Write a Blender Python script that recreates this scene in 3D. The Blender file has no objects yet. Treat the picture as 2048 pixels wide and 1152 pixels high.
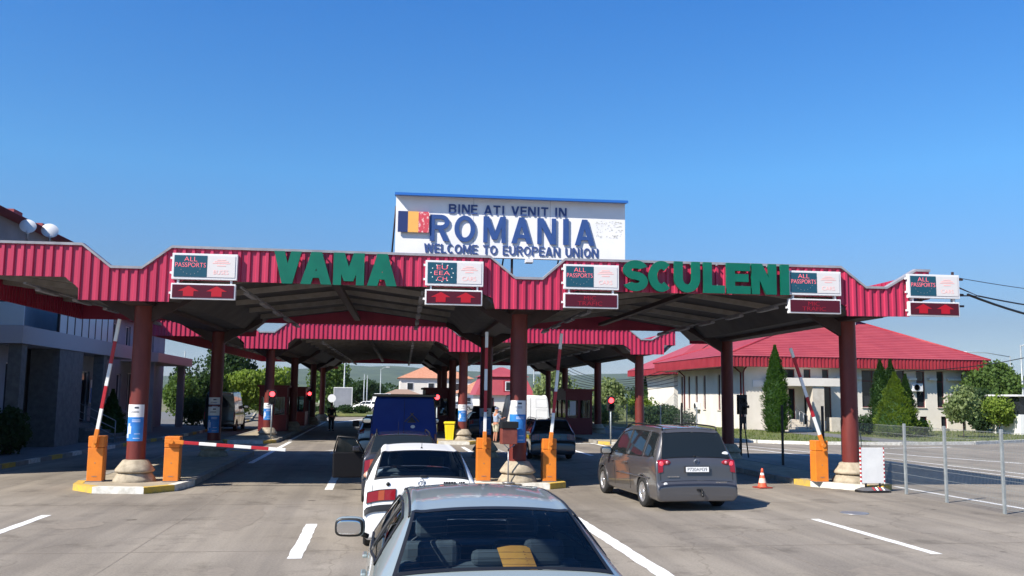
import bpy, bmesh, math, random
from mathutils import Vector, Matrix, noise
PI = math.pi
random.seed(7)
S = bpy.context.scene
COL = S.collection

# ------------------------------------------------------------------ camera
F, ROLL, CAMH = 1850.0, 0.012, 2.35
PITCH, YAW = math.radians(6.665), math.radians(8.08)
FWD = Vector((math.sin(YAW)*math.cos(PITCH), math.cos(YAW)*math.cos(PITCH), math.sin(PITCH)))
_r0 = Vector((math.cos(YAW), -math.sin(YAW), 0)); _u0 = _r0.cross(FWD)
RIGHT = _r0*math.cos(ROLL) + _u0*math.sin(ROLL)
UP = RIGHT.cross(FWD)
CPOS = Vector((0, 0, CAMH))
cam = bpy.data.cameras.new('camera'); camo = bpy.data.objects.new('camera', cam); COL.objects.link(camo)
cam.sensor_width = 36; cam.lens = F/2048*36; cam.clip_end = 20000; cam.clip_start = 0.1
camo.matrix_world = Matrix.Translation(CPOS) @ Matrix((RIGHT, UP, -FWD)).transposed().to_4x4()
S.camera = camo

# ------------------------------------------------------------------ light
SUN = Vector((0.95, 0.57, -1.0)).normalized()          # travel direction of the light
w = bpy.data.worlds.new('World'); S.world = w; w.use_nodes = True
nt = w.node_tree; bg = nt.nodes['Background']
sky = nt.nodes.new('ShaderNodeTexSky'); sky.sky_type = 'NISHITA'; sky.sun_disc = False
sky.sun_elevation = math.asin(-SUN.z); sky.sun_rotation = math.atan2(-SUN.x, -SUN.y)
sky.air_density = 1.0; sky.dust_density = 0.3; sky.ozone_density = 4.0; sky.altitude = 100
_g = nt.nodes.new('ShaderNodeTexCoord'); _s = nt.nodes.new('ShaderNodeSeparateXYZ'); nt.links.new(_g.outputs['Generated'], _s.inputs[0])
_r = nt.nodes.new('ShaderNodeValToRGB'); _m = nt.nodes.new('ShaderNodeMix'); _m.data_type = 'RGBA'; _m.blend_type = 'MULTIPLY'; _m.inputs[0].default_value = 1
_e = _r.color_ramp.elements; _e[0].position = 0; _e[0].color = (.50,.52,.60,1); _e[1].position = 1; _e[1].color = (.33,.66,1.0,1)
for _p, _c in ((.075,(.38,.40,.47)),(.15,(.39,.55,.70)),(.23,(.38,.71,.90)),(.40,(.26,.66,1.02))):
    _x = _e.new(_p); _x.color = (*_c,1)
nt.links.new(_s.outputs[2], _r.inputs[0]); nt.links.new(sky.outputs[0], _m.inputs[6]); nt.links.new(_r.outputs[0], _m.inputs[7])
nt.links.new(_m.outputs[2], bg.inputs[0]); bg.inputs[1].default_value = 0.10
sl = bpy.data.lights.new('sun', 'SUN'); sl.energy = 4.6; sl.angle = math.radians(0.5); sl.color = (1, .93, .82)
so = bpy.data.objects.new('sun', sl); COL.objects.link(so)
so.rotation_euler = SUN.to_track_quat('-Z', 'Y').to_euler()
S.view_settings.view_transform = 'Standard'; S.view_settings.look = 'None'
S.view_settings.exposure = 0.9; S.view_settings.gamma = 1
S.render.engine = 'CYCLES'

# ------------------------------------------------------------------ pixel -> place helpers (for measuring the place)
def ray(x, y): return FWD*F + RIGHT*(x-1024) - UP*(y-576)
def G(x, y, z=0.0):
    r = ray(x, y); return CPOS + r*((z-CAMH)/r.z)
def AY(x, y, Y):
    r = ray(x, y); return CPOS + r*(Y/r.y)
def AX(x, y, X):
    r = ray(x, y); return CPOS + r*(X/r.x)

# ------------------------------------------------------------------ mesh helpers
class MB:
    def __init__(s): s.v = []; s.f = []; s.sm = []
    def add(s, vs, fs, smooth=False, M=None):
        o = len(s.v)
        for p in vs:
            p = Vector(p)
            if M is not None: p = M @ p
            s.v.append(tuple(p))
        for f in fs: s.f.append(tuple(i+o for i in f)); s.sm.append(smooth)
        return s
    def box(s, x0, x1, y0, y1, z0, z1, M=None):
        vs = [(x0,y0,z0),(x1,y0,z0),(x1,y1,z0),(x0,y1,z0),(x0,y0,z1),(x1,y0,z1),(x1,y1,z1),(x0,y1,z1)]
        return s.add(vs, [(3,2,1,0),(4,5,6,7),(0,1,5,4),(1,2,6,5),(2,3,7,6),(3,0,4,7)], M=M)
    def bevbox(s, x0, x1, y0, y1, z0, z1, b=.02, M=None, seg=2):
        bm = bmesh.new(); bmesh.ops.create_cube(bm, size=1)
        for v in bm.verts: v.co = Vector(((x0+x1)/2+v.co.x*(x1-x0), (y0+y1)/2+v.co.y*(y1-y0), (z0+z1)/2+v.co.z*(z1-z0)))
        bmesh.ops.bevel(bm, geom=bm.edges[:]+bm.verts[:], offset=b, segments=seg, affect='EDGES', profile=.5)
        bm.verts.index_update()
        s.add([v.co.copy() for v in bm.verts], [[v.index for v in f.verts] for f in bm.faces], M=M); bm.free(); return s
    def quad(s, a, b, c, d): return s.add([a,b,c,d], [(0,1,2,3)])
    def prism(s, pts, z0, z1, M=None):
        n = len(pts)
        return s.add([(x,y,z0) for x,y in pts]+[(x,y,z1) for x,y in pts],
                     [tuple(range(n-1,-1,-1)), tuple(range(n,2*n))]+[(i,(i+1)%n,n+(i+1)%n,n+i) for i in range(n)], M=M)
    def lathe(s, prof, n=24, M=None, smooth=True, cap=True):
        vs = [(r*math.cos(2*PI*k/n), r*math.sin(2*PI*k/n), z) for r, z in prof for k in range(n)]
        fs = [(i*n+k, i*n+(k+1)%n, (i+1)*n+(k+1)%n, (i+1)*n+k) for i in range(len(prof)-1) for k in range(n)]
        s.add(vs, fs, smooth, M)
        if cap:
            o = len(s.v)-len(vs)
            for i in (0, len(prof)-1):
                if prof[i][0] > 1e-4:
                    idx = [o+i*n+k for k in range(n)]
                    s.f.append(tuple(idx if i else idx[::-1])); s.sm.append(False)
        return s
    def tube(s, pts, r, n=8, smooth=True, closed=False):
        pts = [Vector(p) for p in pts]; m = len(pts)
        rs = r if isinstance(r, (list, tuple)) else [r]*m
        vs = []
        up = Vector((0,0,1))
        for i, p in enumerate(pts):
            a = pts[(i-1) % m] if closed else pts[max(i-1,0)]; b = pts[(i+1) % m] if closed else pts[min(i+1,m-1)]
            d = (b-a).normalized()
            u = d.cross(up)
            if u.length < .05: u = d.cross(Vector((1,0,0)))
            u.normalize(); v = d.cross(u)
            for k in range(n):
                t = 2*PI*k/n; vs.append(p+(u*math.cos(t)+v*math.sin(t))*rs[i])
        fs = [(i*n+k, i*n+(k+1)%n, ((i+1)%m)*n+(k+1)%n, ((i+1)%m)*n+k) for i in range(m if closed else m-1) for k in range(n)]
        if not closed: fs += [tuple(range(n-1,-1,-1)), tuple((m-1)*n+k for k in range(n))]
        s.add(vs, [], False); o = len(s.v)-len(vs)
        for j, f in enumerate(fs): s.f.append(tuple(i+o for i in f)); s.sm.append(smooth and len(f) == 4)
        return s
    def sphere(s, c, r, n=12, M=None):
        c = Vector(c); r = r if isinstance(r, (tuple, list)) else (r,r,r); h = n//2
        vs = [(c.x+r[0]*math.sin(PI*i/h)*math.cos(2*PI*k/n), c.y+r[1]*math.sin(PI*i/h)*math.sin(2*PI*k/n), c.z+r[2]*math.cos(PI*i/h)) for i in range(h+1) for k in range(n)]
        return s.add(vs, [(i*n+k, (i+1)*n+k, (i+1)*n+(k+1)%n, i*n+(k+1)%n) for i in range(h) for k in range(n)], True, M)
    def build(s, name, mat, parent=None, **kw):
        me = bpy.data.meshes.new(name); me.from_pydata(s.v, [], s.f)
        me.polygons.foreach_set('use_smooth', s.sm)
        me.materials.append(mat); me.update()
        o = bpy.data.objects.new(name, me); COL.objects.link(o)
        if parent is not None: o.parent = parent
        tag(o, **kw); return o

def tag(o, label=None, cat=None, group=None, kind=None):
    if label: o['label'] = label
    if cat: o['category'] = cat
    if group: o['group'] = group
    if kind: o['kind'] = kind
    return o
def thing(name, label, cat, loc=(0,0,0), rz=0, group=None):
    o = bpy.data.objects.new(name, None); COL.objects.link(o); o.location = loc; o.rotation_euler = (0,0,rz)
    o.empty_display_size = .2
    return tag(o, label, cat, group)
def kids(o): return [c for c in COL.objects if c.parent is o]
def dup(root, loc, rz=None, label=None, group=None, scale=None):
    r = root.copy(); COL.objects.link(r); r.location = loc
    if rz is not None: r.rotation_euler = (0,0,rz)
    if label: r['label'] = label
    if group: r['group'] = group
    if scale: r.scale = scale
    for ch in kids(root):
        c = ch.copy(); COL.objects.link(c); c.parent = r
        for g in kids(ch):
            d = g.copy(); COL.objects.link(d); d.parent = c
    return r
def T(x=0, y=0, z=0, rz=0, rx=0, ry=0):
    return Matrix.Translation((x,y,z)) @ Matrix.Rotation(rz,4,'Z') @ Matrix.Rotation(ry,4,'Y') @ Matrix.Rotation(rx,4,'X')

# ------------------------------------------------------------------ materials
def mat(name, c, rough=.7, metal=0, c2=None, scale=3., detail=4., bump=0., bscale=40., emit=None, spec=.5, coat=0, mixlo=.35, mixhi=.65, stretch=None, alpha=None, trans=0, ior=1.45):
    m = bpy.data.materials.new(name); m.use_nodes = True; n = m.node_tree; b = n.nodes['Principled BSDF']
    b.inputs['Base Color'].default_value = (*c, 1); b.inputs['Roughness'].default_value = rough
    b.inputs['Metallic'].default_value = metal; b.inputs['Specular IOR Level'].default_value = spec
    b.inputs['Coat Weight'].default_value = coat; b.inputs['Coat Roughness'].default_value = .05
    b.inputs['Transmission Weight'].default_value = trans; b.inputs['IOR'].default_value = ior
    if emit: b.inputs['Emission Color'].default_value = (*c, 1); b.inputs['Emission Strength'].default_value = emit
    if c2 or bump:
        tc = n.nodes.new('ShaderNodeTexCoord'); src = tc.outputs['Object']
        if stretch:
            mp = n.nodes.new('ShaderNodeMapping'); mp.inputs['Scale'].default_value = stretch; n.links.new(src, mp.inputs[0]); src = mp.outputs[0]
    if c2:
        t = n.nodes.new('ShaderNodeTexNoise'); t.inputs['Scale'].default_value = scale; t.inputs['Detail'].default_value = detail
        t.inputs['Roughness'].default_value = .6
        n.links.new(src, t.inputs['Vector'])
        r = n.nodes.new('ShaderNodeValToRGB'); r.color_ramp.elements[0].position = mixlo; r.color_ramp.elements[1].position = mixhi
        r.color_ramp.elements[0].color = (*c, 1); r.color_ramp.elements[1].color = (*c2, 1)
        n.links.new(t.outputs['Fac'], r.inputs[0]); n.links.new(r.outputs[0], b.inputs['Base Color'])
    if bump:
        t = n.nodes.new('ShaderNodeTexNoise'); t.inputs['Scale'].default_value = bscale; t.inputs['Detail'].default_value = 5
        n.links.new(src, t.inputs['Vector']); bp = n.nodes.new('ShaderNodeBump'); bp.inputs['Strength'].default_value = bump
        bp.inputs['Distance'].default_value = .02; n.links.new(t.outputs['Fac'], bp.inputs['Height']); n.links.new(bp.outputs[0], b.inputs['Normal'])
    return m
M = {}
M['crimson'] = mat('crimson_sheet', (.36,.017,.058), .42, c2=(.47,.038,.096), scale=2.2, spec=.6, stretch=(1,1,.12), mixlo=.3, mixhi=.7)
M['crimson_roof'] = mat('crimson_roof', (.29,.045,.058), .55, c2=(.35,.06,.072), scale=.5)
M['redtile'] = mat('red_metal_tile', (.27,.02,.032), .5, c2=(.33,.032,.045), scale=1)
M['trimgrey'] = mat('galvanised_trim', (.30,.30,.33), .5, c2=(.22,.22,.25), scale=4)
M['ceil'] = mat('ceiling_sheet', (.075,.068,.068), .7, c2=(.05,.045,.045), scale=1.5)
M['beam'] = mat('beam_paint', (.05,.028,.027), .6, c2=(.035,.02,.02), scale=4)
M['rafter'] = mat('rafter_paint', (.30,.275,.255), .7, c2=(.22,.20,.18), scale=3)
M['column'] = mat('column_paint', (.16,.029,.023), .5, c2=(.12,.021,.018), scale=6, stretch=(1,1,.3), bump=.15)
M['conc'] = mat('pale_concrete', (.42,.36,.27), .9, c2=(.27,.23,.17), scale=6, bump=.5)
M['white'] = mat('white_paint', (.78,.78,.76), .6, c2=(.68,.68,.67), scale=2)
M['board'] = mat('board_white', (.80,.79,.80), .6, c2=(.72,.72,.74), scale=1.2)
M['blue'] = mat('letter_blue', (.028,.075,.25), .5, c2=(.025,.065,.21), scale=5)
M['dblue'] = mat('letter_dark_blue', (.04,.075,.22), .5)
M['capblue'] = mat('cap_blue', (.02,.13,.45), .45)
M['flagblue'] = mat('flag_blue', (.012,.03,.13), .6); M['flagyel'] = mat('flag_yellow', (.80,.42,.10), .6, c2=(.72,.38,.1), scale=3)
M['flagred'] = mat('flag_red', (.55,.06,.09), .7, c2=(.75,.45,.45), scale=16, mixlo=.55, mixhi=.62)
M['green'] = mat('letter_green', (.0,.125,.078), .42, c2=(.0,.105,.068), scale=3)
M['ledbox'] = mat('sign_casing', (.66,.66,.68), .5); M['ledpanel'] = mat('sign_white_panel', (.62,.60,.60), .5)
M['lednavy'] = mat('sign_navy', (.012,.07,.11), .4); M['leddark'] = mat('sign_dark_red', (.07,.004,.013), .35)
M['ledred'] = mat('led_red', (.85,.16,.20), .5, emit=.2); M['ledpink'] = mat('led_pale_red', (.82,.45,.43), .5, emit=.05)
M['arrow'] = mat('led_arrow', (.36,.003,.014), .5, emit=.05); M['ledfaint'] = mat('led_faint', (.26,.006,.02), .5, emit=.12)
M['orange'] = mat('barrier_orange', (.72,.22,.02), .45, c2=(.62,.18,.025), scale=3)
M['redp'] = mat('barrier_red', (.42,.02,.03), .4); M['whitep'] = mat('barrier_white', (.78,.78,.76), .4)
M['kyellow'] = mat('kerb_yellow', (.62,.40,.05), .8, c2=(.42,.30,.09), scale=6, bump=.3)
M['kwhite'] = mat('kerb_white', (.72,.71,.66), .8, c2=(.50,.48,.42), scale=6, bump=.3)
M['island'] = mat('island_paving', (.40,.34,.25), .9, c2=(.28,.24,.18), scale=3, bump=.4)
M['kgrey'] = mat('kerb_concrete', (.30,.28,.25), .9, c2=(.22,.21,.19), scale=4, bump=.3)
M['black'] = mat('black_plastic', (.012,.012,.013), .45); M['rubber'] = mat('tyre_rubber', (.02,.02,.02), .85)
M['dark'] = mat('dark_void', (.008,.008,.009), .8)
M['chrome'] = mat('chrome', (.7,.7,.7), .15, 1); M['alloy'] = mat('wheel_alloy', (.62,.62,.63), .28, .8)
M['galv'] = mat('galvanised_post', (.34,.37,.38), .5, .3, c2=(.26,.29,.30), scale=8)
M['wire'] = mat('fence_wire', (.30,.32,.32), .5, .3)
M['redlamp'] = mat('red_lamp', (1,.05,.06), .3, emit=3.2); M['taillamp'] = mat('tail_lamp_red', (.26,.006,.012), .12, coat=1)
M['amber'] = mat('amber_lens', (.38,.07,.02), .2, coat=1); M['clearlens'] = mat('clear_lens', (.6,.6,.6), .1, coat=1)
M['tint'] = mat('tinted_glass', (.012,.016,.018), .04, spec=.55)
def glassmat(name, c, mix):
    m = bpy.data.materials.new(name); m.use_nodes = True; n = m.node_tree; n.nodes.remove(n.nodes['Principled BSDF'])
    tr = n.nodes.new('ShaderNodeBsdfTransparent'); tr.inputs[0].default_value = (*c, 1)
    gl = n.nodes.new('ShaderNodeBsdfGlossy'); gl.inputs['Roughness'].default_value = .02
    fr = n.nodes.new('ShaderNodeFresnel'); fr.inputs[0].default_value = mix
    mx = n.nodes.new('ShaderNodeMixShader'); n.links.new(fr.outputs[0], mx.inputs[0]); n.links.new(tr.outputs[0], mx.inputs[1]); n.links.new(gl.outputs[0], mx.inputs[2])
    n.links.new(mx.outputs[0], n.nodes['Material Output'].inputs[0]); return m
M['glass'] = glassmat('window_glass', (.62,.70,.74), 1.55); M['glassd'] = glassmat('dark_window_glass', (.58,.66,.72), 1.5)
M['steel'] = mat('steel_grey', (.30,.31,.33), .4, .6); M['yellow'] = mat('bin_yellow', (.78,.62,.02), .4)
M['paper'] = mat('poster_white', (.72,.72,.73), .6); M['posterblue'] = mat('poster_blue', (.02,.14,.45), .5, c2=(.03,.22,.58), scale=3)
M['posterlight'] = mat('poster_picture', (.55,.60,.75), .5, c2=(.35,.45,.70), scale=7); M['ink'] = mat('print_ink', (.04,.05,.08), .6)
M['cone'] = mat('cone_orange', (.80,.11,.05), .5); M['reflect'] = mat('reflective_white', (.8,.8,.78), .4)
M['seat'] = mat('seat_cloth', (.10,.12,.13), .9); M['folder'] = mat('orange_folder', (.75,.36,.06), .7, c2=(.68,.30,.05), scale=8)
M['skin'] = mat('skin', (.50,.25,.17), .6); M['skint'] = mat('skin_tanned', (.42,.19,.12), .6)
M['asphalt'] = None

def asphalt():
    m = bpy.data.materials.new('worn_concrete_road'); m.use_nodes = True; n = m.node_tree; b = n.nodes['Principled BSDF']
    b.inputs['Roughness'].default_value = .85; b.inputs['Specular IOR Level'].default_value = .3
    tc = n.nodes.new('ShaderNodeTexCoord')
    def nz(sc, det, st=None, ro=.6):
        src = tc.outputs['Object']
        if st:
            mp = n.nodes.new('ShaderNodeMapping'); mp.inputs['Scale'].default_value = st; n.links.new(src, mp.inputs[0]); src = mp.outputs[0]
        t = n.nodes.new('ShaderNodeTexNoise'); t.inputs['Scale'].default_value = sc; t.inputs['Detail'].default_value = det; t.inputs['Roughness'].default_value = ro
        n.links.new(src, t.inputs['Vector']); return t.outputs['Fac']
    def ramp(f, p0, c0, p1, c1):
        r = n.nodes.new('ShaderNodeValToRGB'); e = r.color_ramp.elements; e[0].position = p0; e[1].position = p1; e[0].color = (*c0,1); e[1].color = (*c1,1)
        n.links.new(f, r.inputs[0]); return r.outputs[0]
    def mul(a, b_, f=1.):
        x = n.nodes.new('ShaderNodeMix'); x.data_type = 'RGBA'; x.blend_type = 'MULTIPLY'; x.inputs[0].default_value = f
        n.links.new(a, x.inputs[6]); n.links.new(b_, x.inputs[7]); return x.outputs[2]
    base = ramp(nz(.35, 6), .3, (.245,.212,.170), .7, (.335,.295,.242))
    tr = ramp(nz(.9, 4, (1.6,.06,1)), .38, (.72,.72,.74), .62, (1,1,1))         # worn wheel tracks along the lanes
    sp = ramp(nz(28, 3, None, .8), .35, (.78,.78,.78), .62, (1.04,1.04,1.04))
    st = ramp(nz(.8, 5, None, .7), .33, (.62,.61,.60), .46, (1,1,1))           # oil stains
    c = mul(mul(mul(base, tr, .85), sp), st, .8)
    c = mul(c, ramp(nz(2.6, 2, None, .4), .225, (.42,.40,.38), .27, (1,1,1)), .9)      # oil drips
    c = mul(c, ramp(nz(.22, 3, (1,.35,1), .5), .42, (.86,.86,.87), .47, (1,1,1)), .8)   # repaired slabs
    # thin cracks and slab joints
    vor = n.nodes.new('ShaderNodeTexVoronoi'); vor.feature = 'DISTANCE_TO_EDGE'; vor.inputs['Scale'].default_value = .16
    wn = n.nodes.new('ShaderNodeTexNoise'); wn.inputs['Scale'].default_value = 1.2; wn.inputs['Detail'].default_value = 6
    n.links.new(tc.outputs['Object'], wn.inputs['Vector'])
    ad = n.nodes.new('ShaderNodeVectorMath'); ad.operation = 'ADD'; n.links.new(tc.outputs['Object'], ad.inputs[0])
    sc = n.nodes.new('ShaderNodeVectorMath'); sc.operation = 'SCALE'; sc.inputs[3].default_value = .9; n.links.new(wn.outputs['Color'], sc.inputs[0])
    n.links.new(sc.outputs[0], ad.inputs[1]); n.links.new(ad.outputs[0], vor.inputs['Vector'])
    cr = ramp(vor.outputs['Distance'], .0012, (.62,.6,.57), .003, (1,1,1)); c = mul(c, cr, .6)
    n.links.new(c, b.inputs['Base Color'])
    bp = n.nodes.new('ShaderNodeBump'); bp.inputs['Strength'].default_value = .35; bp.inputs['Distance'].default_value = .01
    n.links.new(nz(60, 4, None, .7), bp.inputs['Height']); n.links.new(bp.outputs[0], b.inputs['Normal'])
    return m
M['asphalt'] = asphalt()
M['mark'] = mat('road_paint', (.74,.74,.72), .7, c2=(.38,.36,.33), scale=5, detail=8, mixlo=.56, mixhi=.72)
M['markworn'] = mat('worn_road_paint', (.50,.48,.45), .8, c2=(.27,.25,.22), scale=6, detail=8, mixlo=.42, mixhi=.62)
M['patch'] = mat('bitumen_patch', (.19,.165,.135), .85, c2=(.24,.205,.165), scale=9)
M['grass'] = mat('grass_ground', (.07,.10,.025), .95, c2=(.15,.15,.05), scale=1.2, detail=8, bump=.6, bscale=25)
M['field'] = mat('field_ground', (.11,.12,.05), .95, c2=(.19,.17,.10), scale=.02, detail=8)
M['paving'] = mat('paving_stone', (.16,.16,.16), .85, c2=(.12,.12,.12), scale=2, bump=.3)
M['hill'] = mat('hill_forest', (.035,.055,.025), 1, c2=(.075,.10,.045), scale=.012, detail=9)
M['render'] = mat('cream_render', (.70,.66,.60), .85, c2=(.62,.58,.52), scale=.8, bump=.15)
M['plinth'] = mat('stone_plinth', (.55,.51,.45), .85, c2=(.46,.42,.36), scale=3, bump=.2)
M['greyrender'] = mat('grey_render', (.30,.31,.35), .85, c2=(.24,.25,.28), scale=.8)
M['stone'] = mat('stone_cladding', (.15,.16,.165), .8, c2=(.10,.11,.115), scale=5, bump=.3)
M['winglass'] = mat('building_glass', (.02,.024,.03), .08, spec=.7); M['panelglass'] = mat('pale_glass_panel', (.50,.60,.64), .5, spec=.7)
M['maroon'] = mat('maroon_frame', (.14,.012,.02), .5); M['bark'] = mat('bark', (.10,.075,.055), .95, c2=(.06,.045,.03), scale=8)
M['orangetile'] = mat('orange_tile', (.42,.17,.09), .8, c2=(.50,.25,.16), scale=3); M['browntile'] = mat('brown_tile', (.28,.19,.14), .85)
M['satw'] = mat('dish_white', (.72,.72,.72), .5); M['chimney'] = mat('chimney_brick', (.30,.07,.07), .8)
def leafmat(name, c, c2, sc=1.5, tr=.35):
    m = mat(name, c, .7, c2=c2, scale=sc, detail=5, mixlo=.4, mixhi=.62, spec=.25)
    n = m.node_tree; b = n.nodes['Principled BSDF']
    t = n.nodes.new('ShaderNodeBsdfTranslucent'); mx = n.nodes.new('ShaderNodeMixShader'); mx.inputs[0].default_value = tr
    t.inputs[0].default_value = (c2[0]*1.3, c2[1]*1.4, c2[2]*.8, 1)
    n.links.new(b.outputs[0], mx.inputs[1]); n.links.new(t.outputs[0], mx.inputs[2]); n.links.new(mx.outputs[0], n.nodes['Material Output'].inputs[0]); return m
M['leaf'] = leafmat('leaf_mid_green', (.045,.085,.02), (.10,.16,.035)); M['leafd'] = leafmat('leaf_dark_green', (.02,.045,.018), (.04,.075,.025))
M['leafy'] = leafmat('leaf_yellow_green', (.10,.16,.025), (.20,.27,.04), 2.5); M['leafp'] = leafmat('leaf_pale', (.10,.14,.05), (.24,.29,.13), 3)
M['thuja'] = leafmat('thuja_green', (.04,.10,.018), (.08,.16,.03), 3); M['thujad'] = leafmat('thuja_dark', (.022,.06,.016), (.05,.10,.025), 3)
def paint(name, c, metal=.5, rough=.3, c2=None):
    return mat(name, c, rough, metal, coat=1, c2=c2 or tuple(x*.93 for x in c), scale=1.5)
M['p_silver'] = paint('silver_blue_paint', (.30,.355,.355), .25, .38); M['p_white'] = mat('white_car_paint', (.80,.80,.78), .4, 0, c2=(.74,.74,.72), scale=1.5, coat=.25)
M['p_dark'] = paint('dark_grey_paint', (.028,.028,.036), .3, .35); M['p_grey'] = paint('grey_car_paint', (.10,.097,.102), .45, .36)
M['p_navy'] = mat('navy_van_paint', (.008,.035,.24), .5, 0, c2=(.010,.042,.27), scale=2, spec=.3); M['p_bluegrey'] = paint('blue_grey_paint', (.05,.07,.10), .5, .3)
M['p_black'] = paint('black_paint', (.01,.01,.012), .2, .3); M['p_pale'] = paint('pale_silver_paint', (.5,.51,.52), .5, .3)

# ------------------------------------------------------------------ block lettering drawn stroke by stroke
def glyph(ch, W, H, t):
    R = lambda x0,x1,y0,y1: [[(x0,y0),(x1,y0),(x1,y1),(x0,y1)]]
    def arc(cx,cy,rx,ry,a0,a1,n=14):
        out = []; a0, a1 = math.radians(a0), math.radians(a1)
        for i in range(n):
            b, c = a0+(a1-a0)*i/n, a0+(a1-a0)*(i+1)/n; ix, iy = max(rx-t,.001), max(ry-t*.95,.001)
            out.append([(cx+rx*math.cos(b),cy+ry*math.sin(b)),(cx+rx*math.cos(c),cy+ry*math.sin(c)),(cx+ix*math.cos(c),cy+iy*math.sin(c)),(cx+ix*math.cos(b),cy+iy*math.sin(b))])
        return out
    s = t*1.15; h = t*.92; P = []
    if ch in 'AV':
        y0, y1 = (0,H) if ch == 'A' else (H,0)
        P = [[[(0,y0),(s,y0),(W/2+s*.5,y1),(W/2-s*.5,y1)]], [[(W-s,y0),(W,y0),(W/2+s*.5,y1),(W/2-s*.5,y1)]]]
        if ch == 'A': P.append(R(W*.5*.30+s*.3, W-W*.5*.30-s*.3, H*.20, H*.20+h*.85))
    elif ch == 'W':
        q = W/4; P = [[[(0,H),(s,H),(q+s*.5,0),(q-s*.5,0)]], [[(2*q-s*.5,H),(2*q+s*.5,H),(q+s*.5,0),(q-s*.5,0)]], [[(2*q-s*.5,H),(2*q+s*.5,H),(3*q+s*.5,0),(3*q-s*.5,0)]], [[(W-s,H),(W,H),(3*q+s*.5,0),(3*q-s*.5,0)]]]
    elif ch == 'M': P = [R(0,t*.9,0,H), R(W-t*.9,W,0,H), [[(0,H),(s*1.05,H),(W/2+s*.45,H*.12),(W/2-s*.45,H*.12)]], [[(W-s*1.05,H),(W,H),(W/2+s*.45,H*.12),(W/2-s*.45,H*.12)]]]
    elif ch == 'N': P = [R(0,t*.95,0,H), R(W-t*.95,W,0,H), [[(0,H),(s*1.1,H),(W,0),(W-s*1.1,0)]]]
    elif ch == 'I': P = [R(max(0,W/2-t/2),min(W,W/2+t/2),0,H)]
    elif ch == 'L': P = [R(0,t,0,H), R(t*.9,W,0,h)]
    elif ch in 'EF': P = [R(0,t,0,H), R(t*.9,W,H-h,H), R(t*.9,W*.92,H/2-h/2+.02*H,H/2+h/2+.02*H)]+([R(t*.9,W,0,h)] if ch == 'E' else [])
    elif ch == 'H': P = [R(0,t,0,H), R(W-t,W,0,H), R(t*.9,W-t*.9,H/2-h/2,H/2+h/2)]
    elif ch == 'T': P = [R(W/2-t/2,W/2+t/2,0,H), R(0,W,H-h,H)]
    elif ch == 'U': r = W/2; ry = min(H*.45,W*.55); P = [R(0,t,ry,H), R(W-t,W,ry,H), arc(r,ry,r,ry,180,360)]
    elif ch == 'O': P = [arc(W/2,H/2,W/2,H/2,0,360,28)]
    elif ch == 'C': P = [arc(W*.53,H/2,W*.53,H/2,48,312,24)]
    elif ch == 'S': ry = (H+h)/4; P = [arc(W/2,H-ry,W/2,ry,20,270,16), arc(W/2,ry,W/2,ry,90,-160,16)]
    elif ch in 'PRB':
        hh = H*(.56 if ch != 'B' else .53); ry = hh/2; rx = min(W*.55, ry*1.1); P = [R(0,t,0,H), arc(W-rx,H-ry,rx,ry,90,-90,12), R(t*.9,W-rx,H-h,H), R(t*.9,W-rx,H-hh,H-hh+h)]
        if ch == 'B': r2 = (H-hh+h)/2; P += [arc(W-rx,r2,rx,r2,90,-90,12), R(t*.9,W-rx,0,h)]
        if ch == 'R': P.append([[(W*.38,H-hh+h*.4),(W*.38+s,H-hh+h*.4),(W,0),(W-s*1.05,0)]])
    return P
def letter(mb, ch, x, z, W, H, t, y, d):
    """front faces near y-d, back at y; strokes differ by under a millimetre in depth"""
    for k, strip in enumerate(glyph(ch, W, H, t)):
        yf = y-d-.0007*k
        for q in strip:
            ar = sum(q[i][0]*q[(i+1)%4][1]-q[(i+1)%4][0]*q[i][1] for i in range(4)); 
            if ar < 0: q = q[::-1]
            vs = [(x+a, yf, z+b) for a,b in q]+[(x+a, y, z+b) for a,b in q]
            mb.add(vs, [(0,1,2,3),(7,6,5,4),(1,0,4,5),(2,1,5,6),(3,2,6,7),(0,3,7,4)])
WID = {'I':.42,'M':1.3,'W':1.45,'O':1.12,'N':1.05,'A':1.1,'V':1.08,'U':1.02,'E':.86,'L':.82,'T':.95,' ':.55,'S':.92,'F':.84}
def lettering(mb, txt, x, z, W, H, y, d, tf=.2, gap=.16):
    ws = [WID.get(c,1.0) for c in txt]; tot = sum(ws)+gap*(len(txt)-1); k = W/tot; cx = x
    for c, w_ in zip(txt, ws):
        if c != ' ': letter(mb, c, cx, z, w_*k, H, tf*k if tf*k < w_*k*.9 else w_*k*.9, y, d)
        cx += (w_+gap)*k
    return mb

# ------------------------------------------------------------------ text
def text_mesh(txt, width, height, bold=.0, depth=.01, space=1.0):
    cu = bpy.data.curves.new('t', 'FONT'); cu.body = txt; cu.size = 1; cu.offset = bold; cu.extrude = .001; cu.resolution_u = 4
    cu.space_character = space
    o = bpy.data.objects.new('t', cu); COL.objects.link(o)
    bpy.context.view_layer.update()
    me = bpy.data.meshes.new_from_object(o.evaluated_get(bpy.context.evaluated_depsgraph_get()))
    bpy.data.objects.remove(o)
    xs = [v.co.x for v in me.vertices]; ys = [v.co.y for v in me.vertices]
    x0, x1, y0, y1 = min(xs), max(xs), min(ys), max(ys)
    if width is None: width = (x1-x0)/(y1-y0)*height
    vs = [((v.co.x-x0)/(x1-x0)*width, -depth if v.co.z > 0 else 0.0, (v.co.y-y0)/(y1-y0)*height) for v in me.vertices]
    fs = [tuple(p.vertices) for p in me.polygons]; bpy.data.meshes.remove(me)
    return vs, fs                                     # in x-z plane, facing -y, origin lower-left back

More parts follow.
